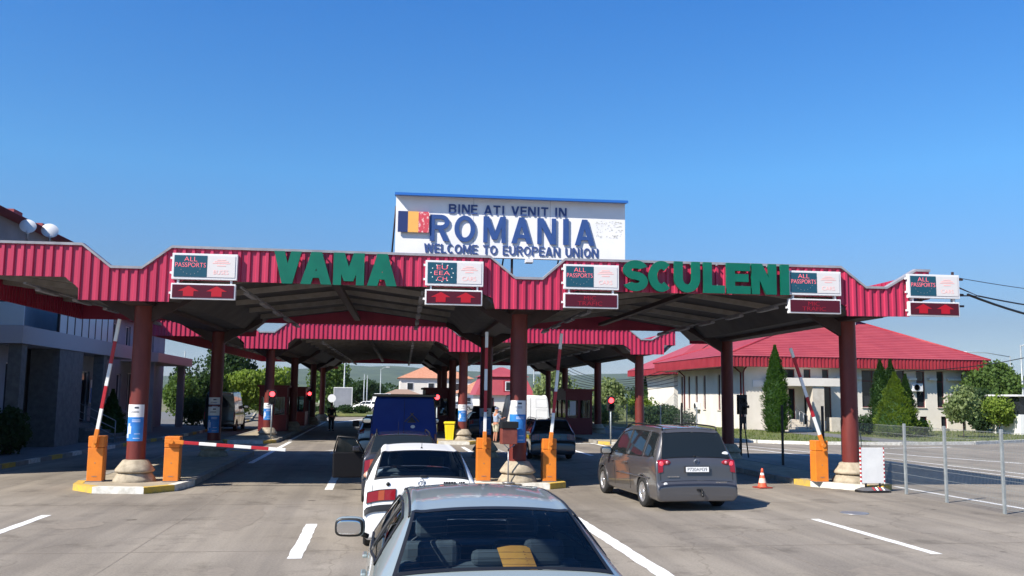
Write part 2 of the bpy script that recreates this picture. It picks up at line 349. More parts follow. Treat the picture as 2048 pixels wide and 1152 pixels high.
# ================================================================== SETTING: ground, roads, paving
def sheet(name, pts, z, m, label=None):
    mb = MB(); mb.add([(x,y,z) for x,y in pts], [tuple(range(len(pts)))]); return mb.build(name, m, kind='structure', label=label)
sheet('ground', [(-5000,-300),(5000,-300),(5000,7000),(-5000,7000)], -.03, M['field'])
sheet('road', [(-14,-40),(70,-40),(70,120),(40,175),(-12,175),(-14,100)], 0.0, M['asphalt'])
def line(name, pts, wdt, m=None, z=.004):
    mb = MB(); n = len(pts); L = []
    for i in range(n):
        a = Vector(pts[max(i-1,0)]); b = Vector(pts[min(i+1,n-1)]); d = (b-a).normalized(); p = Vector(pts[i])
        q = Vector((-d.y, d.x))*wdt/2; L.append((p+q, p-q))
    # subdivided so the edges look slightly worn
    vs = []; 
    for i in range(n-1):
        k = max(1, int((Vector(pts[i+1])-Vector(pts[i])).length/.25))
        for j in range(k+(i == n-2)):
            t = j/k; a = L[i][0].lerp(L[i+1][0], t); b = L[i][1].lerp(L[i+1][1], t)
            e = (a-b).normalized()*wdt*.06
            a = a+e*random.uniform(-1,1); b = b+e*random.uniform(-1,1); vs += [(a.x,a.y,z),(b.x,b.y,z)]
    mb.add(vs, [(2*i,2*i+1,2*i+3,2*i+2) for i in range(len(vs)//2-1)])
    return mb.build(name, m or M['mark'], kind='structure')
for x, a, b, wd in [(-6.17,15.0,19.0,.17),(-6.17,5,9,.17),(-1.13,13.9,17.5,.21),(-1.13,5,8,.2),(-1.16,23.6,32.8,.2),(-4.2,32.5,47,.2),(-4.35,48,80,.17),(3.85,3,23.0,.24),(3.9,37,43,.2),
                    (8.62,13.6,17.7,.17),(8.62,3,7,.17),(8.6,37,43.5,.2),(-1.1,44,50,.17),(-1.1,56,62,.17),(2.6,44.5,44.6,.2)]:
    line('lane_marking', [(x,a),(x,b)], wd)
line('lane_marking', [(14.15,24.2),(14.3,17),(14.6,8)], .15)
line('lane_marking', [(29.3,44.6),(24.6,43.2),(22.8,41.2),(22.6,39.4),(23.1,37.2),(24.6,33.2),(26.4,29)], .2)
line('lane_marking', [(16.9,44.5),(17.6,40.8),(18.1,36.6)], .16); line('lane_marking', [(17.8,46.5),(18.7,43),(19.5,39),(20,35)], .14)
line('lane_marking', [(20.6,36.4),(20.9,31),(21.2,27)], .14); line('lane_marking', [(19.6,34),(20,29),(20.2,25)], .12)
line('lane_marking', [(-3.4,78),(-.5,96),(4,118)], .3); line('lane_marking', [(-5.4,72),(-4.2,90)], .3)
line('lane_marking', [(5.2,47),(5.3,38)], .16, M['markworn']); line('lane_marking', [(10.9,47),(11.0,38)], .2); line('lane_marking', [(9,47.2),(14.6,44.6)], .3)
mb = MB(); ax, ay = -1.75, 39.6   # worn lane arrow
mb.prism([(ax-.1,ay-2),(ax+.1,ay-2),(ax+.1,ay),(ax-.1,ay)], .004, .005); mb.prism([(ax-.4,ay+.01),(ax+.4,ay+.01),(ax,ay+1.1)], .004, .005)
mb.build('lane_arrow', M['markworn'], kind='structure')
mb = MB()
for cx_, cy_, rx_, ry_ in [(-5.2,17.6,.45,.55),(-2.5,18.6,.35,1.9),(7,12,.5,.7),(-2.0,12.9,.2,.4)]:
    n = 22; mb.add([(cx_+rx_*(1+.18*math.sin(3*k)+random.uniform(-.1,.1))*math.cos(2*PI*k/n), cy_+ry_*(1+random.uniform(-.1,.1))*math.sin(2*PI*k/n), .0025) for k in range(n)], [tuple(range(n))])
mb.build('road_patches', M['patch'], kind='structure')
o = MB().lathe([(0,.009),(.26,.009),(.29,.006),(.29,0)], 24, cap=False).build('manhole_cover', M['steel'], label='round dark manhole cover in the sunlit road near the right dash', cat='manhole cover'); o.location = (9.95,18.6,0)
# slab joints
mb = MB()
for x in (-8.9,-3.55,1.35,6.25,11.1): mb.box(x-.012, x+.012, -10, 70, .001, .0022)
for y in (9.2,14.6,20.6,26.5): mb.box(-11, 13, y-.012, y+.012, .0015, .0030)
mb.build('road_joints', M['patch'], kind='structure')

# pavement on the left, grass on the right
pv = [(-11.2,-30),(-11.25,30),(-11.0,40),(-10.3,54),(-10.6,80),(-14,110),(-30,110),(-30,-30)]
MB().prism([(x,y) for x,y in pv][::-1] if False else pv, -.02, .12).build('pavement', M['paving'], kind='structure')
mb = MB(); my = MB(); mw = MB(); kp = [Vector(p) for p in pv[:6]]; k = 0
for i in range(len(kp)-1):
    L = (kp[i+1]-kp[i]).length; n = max(1,int(L/1.0)); d = (kp[i+1]-kp[i]).normalized(); q = Vector((d.y,-d.x))
    for j in range(n):
        a = kp[i]+d*(L*j/n); b = kp[i]+d*(L*(j+1)/n-.012); k += 1
        (mb, my, mb, mw)[k % 4].prism([tuple(a), tuple(a+q*.16), tuple(b+q*.16), tuple(b)], -.02, .135)
mb.build('pavement_kerb', M['kgrey'], kind='structure'); my.build('pavement_kerb_yellow', M['kyellow'], kind='structure'); mw.build('pavement_kerb_white', M['kwhite'], kind='structure')
gr = [(19.2,52),(20.4,48.2),(22.6,46.7),(27.5,46.5),(32.5,47.6),(38,50.6),(50,56),(90,70),(90,160),(36,160),(24,110),(17.5,70)]
MB().prism(gr, -.02, .10).build('lawn', M['grass'], kind='structure')
mb = MB(); kp = [Vector(p) for p in gr[11:]+gr[:8]]
for i in range(len(kp)-1):
    d = (kp[i+1]-kp[i]).normalized(); q = Vector((d.y,-d.x)); mb.prism([tuple(kp[i]), tuple(kp[i]+q*.2), tuple(kp[i+1]+q*.2), tuple(kp[i+1])], -.02, .16+.001*i)
mb.build('lawn_kerb', M['kwhite'], kind='structure')
sheet('footpath', [(27.2,46.8),(29.6,47.3),(30.2,62),(30.2,66),(27.6,66)], .108, M['paving'])
mb = MB()
for i in range(9000):
    x = random.uniform(19.5,60); y = random.uniform(47,68)
    if (27<x<30.4) or y < 46.9+max(0,(x-29))*.36+max(0,21.5-x)*2 : continue
    a = random.uniform(0,PI); h = random.uniform(.04,.16); wv = .03
    dx, dy = math.cos(a)*wv, math.sin(a)*wv
    mb.add([(x-dx,y-dy,.1),(x+dx,y+dy,.1),(x+random.uniform(-.05,.05),y+random.uniform(-.05,.05),.1+h)], [(0,1,2)])
mb.build('grass_blades', leafmat('grass_blade', (.07,.11,.02), (.16,.19,.05)), kind='stuff', label='short uneven grass of the lawn before the red roofed building')
# far hills
def ridge(name, y0, x0, x1, hs, seed, depth=900):
    mb = MB(); n = 90; rows = 9; vs = []
    for r in range(rows):
        t = r/(rows-1); prof = math.sin(t*PI/2)
        for i in range(n+1):
            x = x0+(x1-x0)*i/n
            h = hs*(.80+.22*math.sin(x*.0017+seed)+.12*math.sin(x*.0051+seed*2)) + 10*noise.noise(Vector((x*.006,seed,0)))+5*noise.noise(Vector((x*.03,seed,t*3)))
            vs.append((x, y0+t*depth+60*noise.noise(Vector((x*.004,t*2,seed))), -2+h*prof))
    mb.add(vs, [(r*(n+1)+i, r*(n+1)+i+1, (r+1)*(n+1)+i+1, (r+1)*(n+1)+i) for r in range(rows-1) for i in range(n)], True)
    return mb.build(name, M['hill'], kind='structure')
ridge('hills', 2600, -2600, 4200, 98, 1.0); ridge('hills', 1500, -1600, 3000, 30, 4.0, 500)

# ================================================================== traffic islands
def island(name, poly, label, group, cols, start=0, z=.15):
    t = thing(name, label, 'traffic island', (poly[0][0], poly[0][1], 0), 0, group)
    cx_ = sum(p[0] for p in poly)/len(poly); o0 = Vector(poly[0])
    P = [Vector(p)-o0 for p in poly]
    inner = []
    n = len(P)
    for i in range(n):
        a, b, c = P[i-1], P[i], P[(i+1) % n]
        n1 = Vector(((b-a).y, -(b-a).x)).normalized(); n2 = Vector(((c-b).y, -(c-b).x)).normalized()
        q = (n1+n2); q = q/q.length_squared*2 if q.length > .1 else n1
        inner.append(b-q*.2)
    MB().prism([tuple(p) for p in inner], .0, z-.008).build('paving', M['island'], t)
    ci = 0
    for i in range(n):
        j = (i+1) % n; L = (P[j]-P[i]).length; k = max(1, round(L/1.25))
        if L > 8: k = 10
        for q in range(k):
            a0, a1, b0, b1 = P[i].lerp(P[j], q/k), P[i].lerp(P[j], (q+1)/k-.008), inner[i].lerp(inner[j], q/k), inner[i].lerp(inner[j], (q+1)/k-.008)
            m = M[cols[(ci) % len(cols)]] if L < 8 else M['kgrey']; ci += 1
            MB().prism([tuple(a0), tuple(a1), tuple(b1), tuple(b0)], 0, z).build('kerb_stone', m, t)
    return t
# (counter-clockwise outlines)
island('traffic_island', [(-7.3,24.6),(-7.15,23.7),(-6.5,22.95),(-5.3,22.75),(-4.75,23.4),(-4.55,24.8),(-4.6,36.5),(-5.6,37.5),(-7.4,36.5)], 'kerbed island with white and yellow front kerb under the far left column', 'traffic islands of the front canopy', ['kyellow','kyellow','kwhite','kyellow','kwhite','kgrey'])
island('traffic_island', [(2.35,24.6),(2.6,23.9),(4.4,23.6),(4.88,24.0),(4.9,25.0),(4.7,36.5),(2.4,36.5)], 'kerbed island under the middle column between two lanes', 'traffic islands of the front canopy', ['kwhite','kwhite','kyellow','kyellow','kgrey'])
island('traffic_island', [(11.55,24.9),(11.7,24.2),(12.6,22.95),(13.0,22.75),(13.55,23.3),(13.6,25.2),(13.4,36.5),(11.5,36.5)], 'kerbed island with yellow and white front kerb under the right column', 'traffic islands of the front canopy', ['kyellow','kwhite','kyellow','kyellow','kgrey'])
for x0, x1, lab in [(-7.3,-4.75,'long island under the left columns of the rear canopy'),(2.5,4.9,'long island under the middle columns of the rear canopy'),(11.0,13.3,'long island under the right columns of the rear canopy')]:
    island('traffic_island', [(x0,46),(x0+.4,45),(x1-.5,44.8),(x1,45.8),(x1,80),(x0,80)], lab, 'traffic islands of the rear canopy', ['kyellow','kwhite','kyellow','kwhite'])

# ================================================================== canopies
ANG = -0.026
TOP = [(-14.9,5.77),(-10.6,5.77),(-9.93,5.25),(-9.22,5.25),(-8.56,5.77),(-.96,5.75),(-.33,5.24),(.36,5.24),(.92,5.74),(8.14,5.75),(8.8,5.24),(9.37,5.24),(10.19,5.72),(10.58,5.72)]
BOT = [(-14.9,5.0),(-10.95,5.0),(-10.63,4.74),(-10.62,4.47),(-8.58,4.47),(-8.57,4.74),(-8.28,4.99),(-1.44,4.98),(-.88,4.74),(-.82,4.48),(.86,4.49),(.87,4.74),(1.2,4.98),(7.9,4.98),(8.27,4.74),(8.28,4.5),(9.98,4.52),(9.985,5.0),(10.58,5.0)]
def pl(P, u):
    for (a,za),(b,zb) in zip(P, P[1:]):
        if a <= u <= b: return za+(zb-za)*(u-a)/(b-a)
    return P[0][1] if u < P[0][0] else P[-1][1]
def fascia(v, sgn):
    mb = MB(); us = set(a for a,_ in TOP)|set(a for a,_ in BOT); p = .215; k0 = int(-14.9/p)-1
    tz = [(0,0),(.055,0),(.075,1),(.14,1),(.16,0)]
    prof = []
    for k in range(k0, int(10.6/p)+2):
        for a, d in tz: prof.append((k*p+a, d))
    def dep(u):
        for (a,da),(b,db) in zip(prof, prof[1:]):
            if a <= u <= b: return (da+(db-da)*(u-a)/(b-a) if b > a else db)
        return 0
    us |= set(a for a,_ in prof if -14.9 <= a <= 10.58); us = sorted(us)
    vs = []
    for u in us:
        d = v-sgn*.042*dep(u); vs += [(u,d,pl(BOT,u)),(u,d,pl(TOP,u)),(u,v+sgn*.03,pl(BOT,u)),(u,v+sgn*.03,pl(TOP,u))]
    fs = []
    for i in range(len(us)-1):
        a = 4*i; b = a+4; fs += [(a,b,b+1,a+1),(b+2,a+2,a+3,b+3),(a,a+2,b+2,b),(a+1,b+1,b+3,a+3)]
    n = 4*(len(us)-1); fs += [(0,1,3,2),(n,n+2,n+3,n+1)]
    return mb.add(vs, fs)
VAL = [-9.6, .0, 9.15]
def under(u):      # underside of the roof sheets
    mids = [-14.4, -4.8, 4.6, 13.75]
    if u < VAL[0]: d = VAL[0]-u; half = 4.8
    else:
        i = max(k for k in range(3) if u >= VAL[k]); d = u-VAL[i]
        if i < 2: h = (VAL[i+1]-VAL[i])/2; half = h; d = h-abs(d-h)
        else: half = 4.6
    if d < .9: return 4.62
    if d < 1.45: return 4.62+(d-.9)/.55*.5
    return 5.12+(d-1.45)/(half-1.45)*.42
def canopy(name, label, v0, v1, rows, mb_rows):
    O = Vector((3.6,22.5)); R = Matrix.Rotation(ANG, 2)
    t = thing(name, label, 'canopy', (3.6,22.5,0), ANG, 'red corrugated checkpoint canopies')
    fascia(v0, 1).build('front_fascia', M['crimson'], t); fascia(v1, -1).build('rear_fascia', M['crimson'], t)
    for v, nm in ((v0,'front_edge_trim'),(v1,'rear_edge_trim')):
        mb = MB()
        for (a,za),(b,zb) in zip(TOP, TOP[1:]):
            s = v-.07 if v == v0 else v-.11
            mb.add([(a,s,za-.015),(b,s,zb-.015),(b,s+.18,zb-.015),(a,s+.18,za-.015),(a,s,za+.045),(b,s,zb+.045),(b,s+.18,zb+.06),(a,s+.18,za+.06)],
                   [(3,2,1,0),(4,5,6,7),(0,1,5,4),(1,2,6,5),(2,3,7,6),(3,0,4,7)])
        mb.build(nm, M['trimgrey'], t)
    # side fascias
    for u, nm in ((-14.93,'side_fascia'),(10.55,'side_fascia')):
        mb = MB(); mb.box(u, u+.05, v0+.05, v1-.05, 4.99, 5.7)
        k = v0+.2
        while k < v1-.2: mb.box(u-.03, u+.08, k, k+.08, 5.0, 5.69); k += .215
        mb.build(nm, M['crimson'], t)
    us = sorted(set([-14.85+i*.45 for i in range(57)]+[VAL[j]+s for j in range(3) for s in (-1.45,-.9,0,.9,1.45)])); us = [u for u in us if -14.86 < u < 10.54]+[10.54]
    mb = MB(); vs = []
    for u in us:
        z = under(u); zt = min(z+.16, pl(TOP,u)-.06); vs += [(u,v0+.06,z),(u,v1-.06,z),(u,v0+.06,max(zt,z+.05)),(u,v1-.06,max(zt,z+.05))]
    fs = []
    for i in range(len(us)-1):
        a = 4*i; b = a+4; fs += [(a,a+1,b+1,b),(a+2,b+2,b+3,a+3),(a,b,b+2,a+2),(a+1,a+3,b+3,b+1)]
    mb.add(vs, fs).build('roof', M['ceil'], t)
    # purlins across the bays, chevron shaped
    v = v0+1.1; bu = [[-14.8,-11.05],[-8.1,-4.8],[-4.8,-1.5],[1.5,4.6],[4.6,7.7]]
    while v < v1-.4:
        for a, b in bu:
            za, zb = under(a), under(b); q = .15
            mb = MB(); mb.add([(a,v,za-q),(b,v,zb-q),(b,v+.14,zb-q),(a,v+.14,za-q),(a,v,za-.004),(b,v,zb-.004),(b,v+.14,zb-.004),(a,v+.14,za-.004)],
                   [(3,2,1,0),(4,5,6,7),(0,1,5,4),(1,2,6,5),(2,3,7,6),(3,0,4,7)]); mb.build('rafter', M['rafter'], t)
        v += 2.45
    mb = MB()
    for u in (-4.8, 4.6): mb.box(u-.1, u+.1, v0+.3, v1-.3, under(u)-.42, under(u)-.30)
    for u in VAL:
        mb.box(u-.28, u+.28, v0+.3, v1-.3, 4.50, 4.615)
    for r in rows:
        for u in VAL:   # haunch brackets at each column
            for s in (-1,1):
                if u+s*1.5 > 10.5: continue
                mb.add([(u+s*.2,r-.08,4.5),(u+s*.2,r-.08,4.1),(u+s*1.5,r-.08,4.86),(u+s*1.5,r-.08,5.04),(u+s*.2,r+.08,4.5),(u+s*.2,r+.08,4.1),(u+s*1.5,r+.08,4.86),(u+s*1.5,r+.08,5.04)],
                       [(0,1,2,3),(7,6,5,4),(0,4,5,1),(1,5,6,2),(2,6,7,3),(3,7,4,0)])
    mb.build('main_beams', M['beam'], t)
    for u in (-12.0,-7.0,-2.6,2.3,6.9):
        mb = MB(); z = under(u)-.34; mb.box(u-.03, u+.03, v0+.4, v1-.3, z-.04, z)
        tr = mb.build('cable_tray', M['trimgrey'], t)
        v = v0+1.2
        while v < v1-1.5: MB().bevbox(u-.07, u+.07, v, v+1.25, z-.12, z-.045, .015).build('lamp_casing', M['trimgrey'], tr); v += 2.6
    for u in VAL:
        for r in rows:
            c = MB().lathe([(.225,.0),(.225,4.5)], 28, T(u, r, .1), cap=False).build('column', M['column'], t)
            mb = MB(); a = random.uniform(0,1)
            mb.lathe([(.54,.10),(.49,.22),(.41,.33),(.39,.36)], 18, T(u,r,0,a)); mb.lathe([(.44,.365),(.475,.40),(.46,.44),(.30,.66),(.235,.675)], 18, T(u,r,0,a+.2))
            mb.build('column_base', M['conc'], c)
    return t
can1 = canopy('front_canopy', 'red corrugated checkpoint canopy nearest the camera carrying large green letters', 0, 13.2, [1.75, 11.4], None)
can2 = canopy('rear_canopy', 'red corrugated canopy standing behind the first one over the same lanes', 22.9, 57.5, [24.6, 35, 47, 55.2], None)
CR = Matrix.Translation((3.6,22.5,0)) @ Matrix.Rotation(ANG,4,'Z'); CRI = CR.inverted()
def CU(px, py, v=0.0):             # pixel -> (u, z) on the canopy plane at depth v
    r = CRI.to_3x3() @ ray(px, py); c = CRI @ CPOS; t = (v-c.y)/r.y; p = c+r*t; return p.x, p.z
def W(u, v, z=0): return CR @ Vector((u,v,z))

# green letters VAMA SCULENI: every letter a part, two words
def word(name, label, letters, pxs, z0, z1, v, m, cat, bold=.10, d=.09):
    u0 = CU(pxs[0][0], 540, v)[0]; t = thing(name, label, cat, W(u0, v, z0), ANG)
    for ch, (a, b) in zip(letters, pxs):
        ua, ub = CU(a,540,v)[0], CU(b,540,v)[0]; mb = MB(); letter(mb, ch, ua-u0, 0, ub-ua, z1-z0, .215, 0, d); mb.build('letter', m, t)
    mb = MB()
    for a, b in pxs:
        ua, ub = CU(a,540,v)[0]-u0, CU(b,540,v)[0]-u0
        for uu in (ua+(ub-ua)*.3, ua+(ub-ua)*.7):
            mb.box(uu-.012, uu+.012, .004, -v-.03, .2, .23); mb.box(uu-.012, uu+.012, .004, -v-.03, z1-z0-.06, z1-z0-.03)
    mb.build('fixing_studs', M['trimgrey'], t)
    return t
word('word_sign', 'big green block letters reading VAMA on the red fascia', 'VAMA', [(548,603),(602,664),(667,729),(735,794)], 4.95, 5.73, -.14, M['green'], 'sign')
word('word_sign', 'big green block letters reading SCULENI on the red fascia', 'SCULENI', [(1245,1294),(1296,1343),(1347,1398),(1405,1447),(1451,1498),(1501,1550),(1556,1578)], 4.98, 5.76, -.14, M['green'], 'sign')

# billboard
BV = 1.0
bu0, bu1 = CU(791,450,BV)[0], CU(1250,450,BV)[0]
bb = thing('billboard', 'white board reading ROMANIA welcome to European Union above the canopy', 'sign', W(bu0, BV, 5.9), ANG)
BL = bu1-bu0
MB().box(0, BL, 0, .14, 0, 1.56).build('board', M['board'], bb)
mb = MB()
for x in (BL*.333, BL*.667): mb.box(x-.004, x+.004, -.003, -.001, .01, 1.55)
mb.build('panel_joints', M['greyrender'], bb)
MB().add([(-.03,-.24,1.585),(BL+.03,-.24,1.585),(BL+.03,.2,1.66),(-.03,.2,1.66),(-.03,-.24,1.52),(BL+.03,-.24,1.52),(BL+.03,.2,1.57),(-.03,.2,1.57)],
         [(0,1,2,3),(7,6,5,4),(0,4,5,1),(1,5,6,2),(2,6,7,3),(3,7,4,0)]).build('blue_cap', M['capblue'], bb)
def bpos(px, py, off): 
    u, z = CU(px, py, BV+off); return u-bu0, z-5.9
def btext(name, txt, pts, m, off=-.07, bold=.03, d=.035):   # pts = lower-left, upper-right pixels
    (x0,z0), (x1,z1) = bpos(*pts[0], off), bpos(*pts[1], off)
    vs, fs = text_mesh(txt, x1-x0, z1-z0, bold=bold, depth=d)
    return MB().add([(x+x0, y+off, z+z0) for x,y,z in vs], fs).build(name, m, bb)
btext('top_lettering', 'BINE ATI VENIT IN', ((897,419),(1133,408)), M['dblue'], bold=.045) if False else None
def btext2(name, txt, x0p, x1p, ztop, zbot, m, tf, d=.012, off=-.012):
    x0 = bpos(x0p, 450, off)[0]; x1 = bpos(x1p, 450, off)[0]
    ws = [WID.get(c,1.0) for c in txt]; gap = .16; k = (x1-x0)/(sum(ws)+gap*(len(txt)-1)); cx = x0; mb = MB(); o = None
    for c, w_ in zip(txt+' ', ws+[.5]):          # each word a part of its own
        if c == ' ': o = mb.build(name, m, bb); mb = MB()
        else: letter(mb, c, cx, zbot, w_*k, ztop-zbot, min(tf*k, w_*k*.9), off, d)
        cx += (w_+gap)*k
    return o
btext2('small_lettering', 'BINE ATI VENIT IN', 897, 1133, 1.37, 1.12, M['dblue'], .24)
btext2('small_lettering', 'WELCOME TO EUROPEAN UNION', 849, 1196, .32, .08, M['dblue'], .24)
for ch, a, b in [('R',860,899),('O',909,951),('M',967,1012),('A',1023,1064.5),('N',1075,1112.5),('I',1126,1138.5),('A',1150,1189.5)]:
    x0, x1 = bpos(a,450,-.06)[0], bpos(b,450,-.06)[0]; mb = MB(); letter(mb, ch, x0, .385, x1-x0, .69, .150 if ch == 'I' else .122, -.022, .024); mb.build('large_letter', M['blue'], bb)
fz0, fz1 = .59, 1.13
for (a,b,m) in ((796,816,'flagblue'),(816,837,'flagyel'),(837,858,'flagred')):
    x0, x1 = bpos(a,440,-.05)[0], bpos(b,440,-.05)[0]
    if a == 796: fl = MB().box(x0, x1, -.09, -.05, fz0, fz1).build('flag', M[m], bb)
    else: MB().box(x0, x1, -.09, -.05, fz0, fz1).build('stripe', M[m], fl)
x0, x1 = bpos(1190,440,0)[0], bpos(1245,440,0)[0]
mb = MB(); random.seed(3)
for i in range(150):
    a = random.uniform(x0,x1-.03); z = random.uniform(.60,1.06)
    if x0+.1 < a < x1-.1 and .68 < z < .98 and random.random() < .6: continue
    mb.box(a, a+random.uniform(.01,.05), -.004, -.001, z, z+random.uniform(.006,.03))
mb.build('peeled_glue_marks', mat('glue_marks', (.58,.57,.52), .9), bb)
for x in (.02, BL*.25, BL*.5, BL*.75, BL-.05):
    MB().box(x, x+.06, .141, .20, -.45, 1.5).build('support_post', M['beam'], bb); MB().tube([(x-.02,.16,1.3),(x-.15,1.3,-.35)], .022, 6).build('support_strut', M['beam'], bb)
cx0 = bpos(1057,520,0)[0]
cb = thing('security_camera', 'small pale camera box hanging under the billboard', 'camera', W(bu0+cx0, BV-.1, 5.82), ANG)
MB().bevbox(-.1,.1,-.12,.12,-.05,.05,.01).build('housing', M['ledbox'], cb); MB().box(-.02,.02,0,.03,.05,.1).build('mount', M['steel'], cb)

# LED lane signs
def ledsign(u0, u1, top, right, lower, label):
    v = -.17; wd = u1-u0
    t = thing('lane_sign', label, 'electronic sign', W(u0, v, 4.53), ANG, 'electronic lane signs along the fascia')
    c = MB().bevbox(0, wd, 0, .12, .47, 1.09, .008).build('upper_casing', M['ledbox'], t)
    nx = wd*.535
    MB().box(.05, nx, -.012, -.002, .53, 1.04).build('dark_display', M['lednavy'], t)
    MB().box(nx+.01, wd-.05, -.012, -.002, .53, 1.04).build('white_display', M['ledpanel'], t)
    mb = MB(); nw = nx-.05
    if top == 'EU':
        for tx, z, ww in (('EU',.87,.26),('EEA',.73,.38),('CH',.59,.24)):
            vs, fs = text_mesh(tx, ww, .10, bold=-.012, depth=.004); mb.add([(x+.05+nw/2-ww/2, y-.0125, zz+z) for x,y,zz in vs], fs)
        ms = MB()
        for k in range(12):
            a = k*PI/6; cxx, cz = .05+nw/2+.27*math.sin(a), .785+.215*math.cos(a); ms.box(cxx-.012, cxx+.012, -.018, -.013, cz-.012, cz+.012)
        ms.build('star_ring', M['reflect'], t)
    else:
        for tx, z, ww in (('ALL',.90,.30),('PASSPORTS',.76,nw*.93)):
            vs, fs = text_mesh(tx, ww, .105, bold=-.012, depth=.004); mb.add([(x+.05+nw/2-ww/2, y-.0125, zz+z) for x,y,zz in vs], fs)
        ms = MB()
        for k in range(7): a = PI*.62+k*PI/8*.97; cxx, cz = .05+nw/2+.24*math.sin(a), .79+.2*math.cos(a); ms.box(cxx-.008, cxx+.008, -.018, -.013, cz-.01, cz+.01)
        ms.build('star_ring', M['steel'], t)
    mb.build('red_lettering', M['ledred'], t)
    mb = MB(); cx2 = (nx+wd-.04)/2; vs, fs = text_mesh(right, .34, .10, bold=-.01, depth=.004); mb.add([(x+cx2-.17, y-.0125, z+.60) for x,y,z in vs], fs)
    for z, h in ((.86,.2),(.90,.16),(.94,.1)): mb.box(cx2-h, cx2+h, -.0165, -.0125, z, z+.018)
    mb.box(cx2-.1, cx2+.1, -.0165, -.0125, .80, .82)
    mb.build('pale_lettering', M['ledpink'], t)
    MB().bevbox(.0, wd-.02, .0, .12, 0, .375, .008).build('lower_casing', M['ledbox'], t)
    MB().box(.035, wd-.055, -.012, -.002, .035, .34).build('lower_display', M['leddark'], t)
    mb = MB()
    if lower:
        for cxx in (wd*.27, wd*.70):
            mb.add([(cxx-.24,-.016,.19),(cxx+.24,-.016,.19),(cxx,-.016,.315),(cxx-.12,-.016,.19),(cxx-.12,-.016,.07),(cxx+.12,-.016,.07),(cxx+.12,-.016,.19)], [(0,1,2),(3,4,5,6)])
        mb.build('arrows', M['arrow'], t)
    else:
        for tx, z, ww in (('MIC',.2,.3),('TRAFIC',.07,.62)):
            vs, fs = text_mesh(tx, ww, .10, bold=-.01, depth=.004); mb.add([(x+wd*.47-ww/2, y-.0125, zz+z) for x,y,zz in vs], fs)
        mb.build('faint_lettering', M['ledfaint'], t)
    mb = MB()
    for x in (.12, wd-.16): mb.box(x, x+.04, .05, .11, .376, .469); mb.box(x, x+.04, .121, .17, .1, 1.0)
    for z in (.12,.6,.95): mb.box(-.05, 0, .03, .10, z, z+.05)
    mb.build('brackets', M['ledbox'], t)
us = [(CU(344,530,-.17)[0], CU(475,530,-.17)[0]), (CU(851,545,-.17)[0], CU(967,545,-.17)[0]), (CU(1128,550,-.17)[0], CU(1238,550,-.17)[0]), (CU(1577,565,-.17)[0], CU(1682,565,-.17)[0]), (CU(1817,575,-.17)[0], CU(1919,575,-.17)[0])]
ledsign(*us[0], 'ALL', 'BUSES', True, 'electronic lane sign left of the VAMA letters with ALL PASSPORTS and two red arrows')
ledsign(*us[1], 'EU', 'CARS', True, 'electronic lane sign reading EU EEA CH under the billboard')
ledsign(*us[2], 'ALL', 'CARS', False, 'electronic lane sign left of the SCULENI letters with faint MIC TRAFIC below')
ledsign(*us[3], 'ALL', 'CARS', False, 'electronic lane sign right of the SCULENI letters with faint MIC TRAFIC below')
ledsign(*us[4], 'ALL', 'CARS', True, 'electronic lane sign at the right end of the canopy with dim red arrows')
# posts and bracket holding the last sign beyond the canopy end
mb = MB(); 
for z in (4.8,5.1,5.5): mb.box(10.4, 11.5, -.04, .02, z, z+.05)
mb.box(11.2,11.25,-.04,.01,4.7,5.72); mb.tube([(11.3,0,5.35),(12.0,.1,5.12),(11.2,.0,5.1)], .025, 6)
mb.build('sign_bracket', M['beam'], can1)

# posters wrapped round the columns
def poster(u, r, z0, zm, z1, label, ang=-.25, wide=1.15, extra=None):
    t = thing('column_poster', label, 'poster', W(u, r, z0), ANG, 'posters wrapped round the canopy columns')
    def patch(za, zb, R, a0=-wide, a1=wide):
        mb = MB(); n = 14; vs = []
        for i in range(n+1):
            a = -PI/2+ang+a0+(a1-a0)*i/n; vs += [(R*math.cos(a),R*math.sin(a),za-z0),(R*math.cos(a),R*math.sin(a),zb-z0)]
        return mb.add(vs, [(2*i,2*i+2,2*i+3,2*i+1) for i in range(n)], True)
    patch(zm, z1, .231).build('header', M['paper'], t); patch(z0, zm, .231).build('picture', M['posterblue'], t)
    h = zm-z0; mb = patch(z0+h*.30, z0+h*.62, .2325, -.75, -.15); m2 = patch(z0+h*.42, z0+h*.74, .2330, -.62, -.30); mb.add(m2.v, m2.f)
    m2 = patch(z0+h*.12, z0+h*.30, .2330, -.95, -.45); mb.add(m2.v, m2.f)
    mb.build('illustration', M['posterlight'], t)
    mb = MB()
    def ln(a0, a1, z, hh): 
        m_ = patch(z, z+hh, .2325, a0, a1); mb.add(m_.v, m_.f)
    ln(.1,.55,z1-.10,.045); ln(-.3,.6,z1-.17,.012); ln(-.4,.6,z1-.2,.012)
    mb.build('small_print', M['ink'], t)
    mb = MB(); ln(-.1,.8,zm-.08,.018); ln(-.1,.8,zm-.12,.018); ln(.2,.8,z0+.17,.018); ln(.1,.8,z0+.06,.02); mb.build('pale_print', M['posterlight'], t)
poster(-9.6,1.75,1.13,1.72,2.03,'blue and white poster round the front left column')
poster(0,1.75,1.15,1.88,2.24,'blue and white poster round the front middle column')
poster(-9.6,11.4,.95,1.55,1.85,'shaded blue poster round the second left column'); poster(-9.6,11.4,1.93,1.94,2.18,'white notice above the poster on the second left column')
poster(0,11.4,.95,1.60,1.9,'dark shaded poster round the second middle column')
poster(-9.6,24.6,1.05,1.6,1.87,'sunlit poster round the first left column of the rear canopy'); poster(0,24.6,1.05,1.6,1.9,'sunlit poster round the first middle column of the rear canopy')

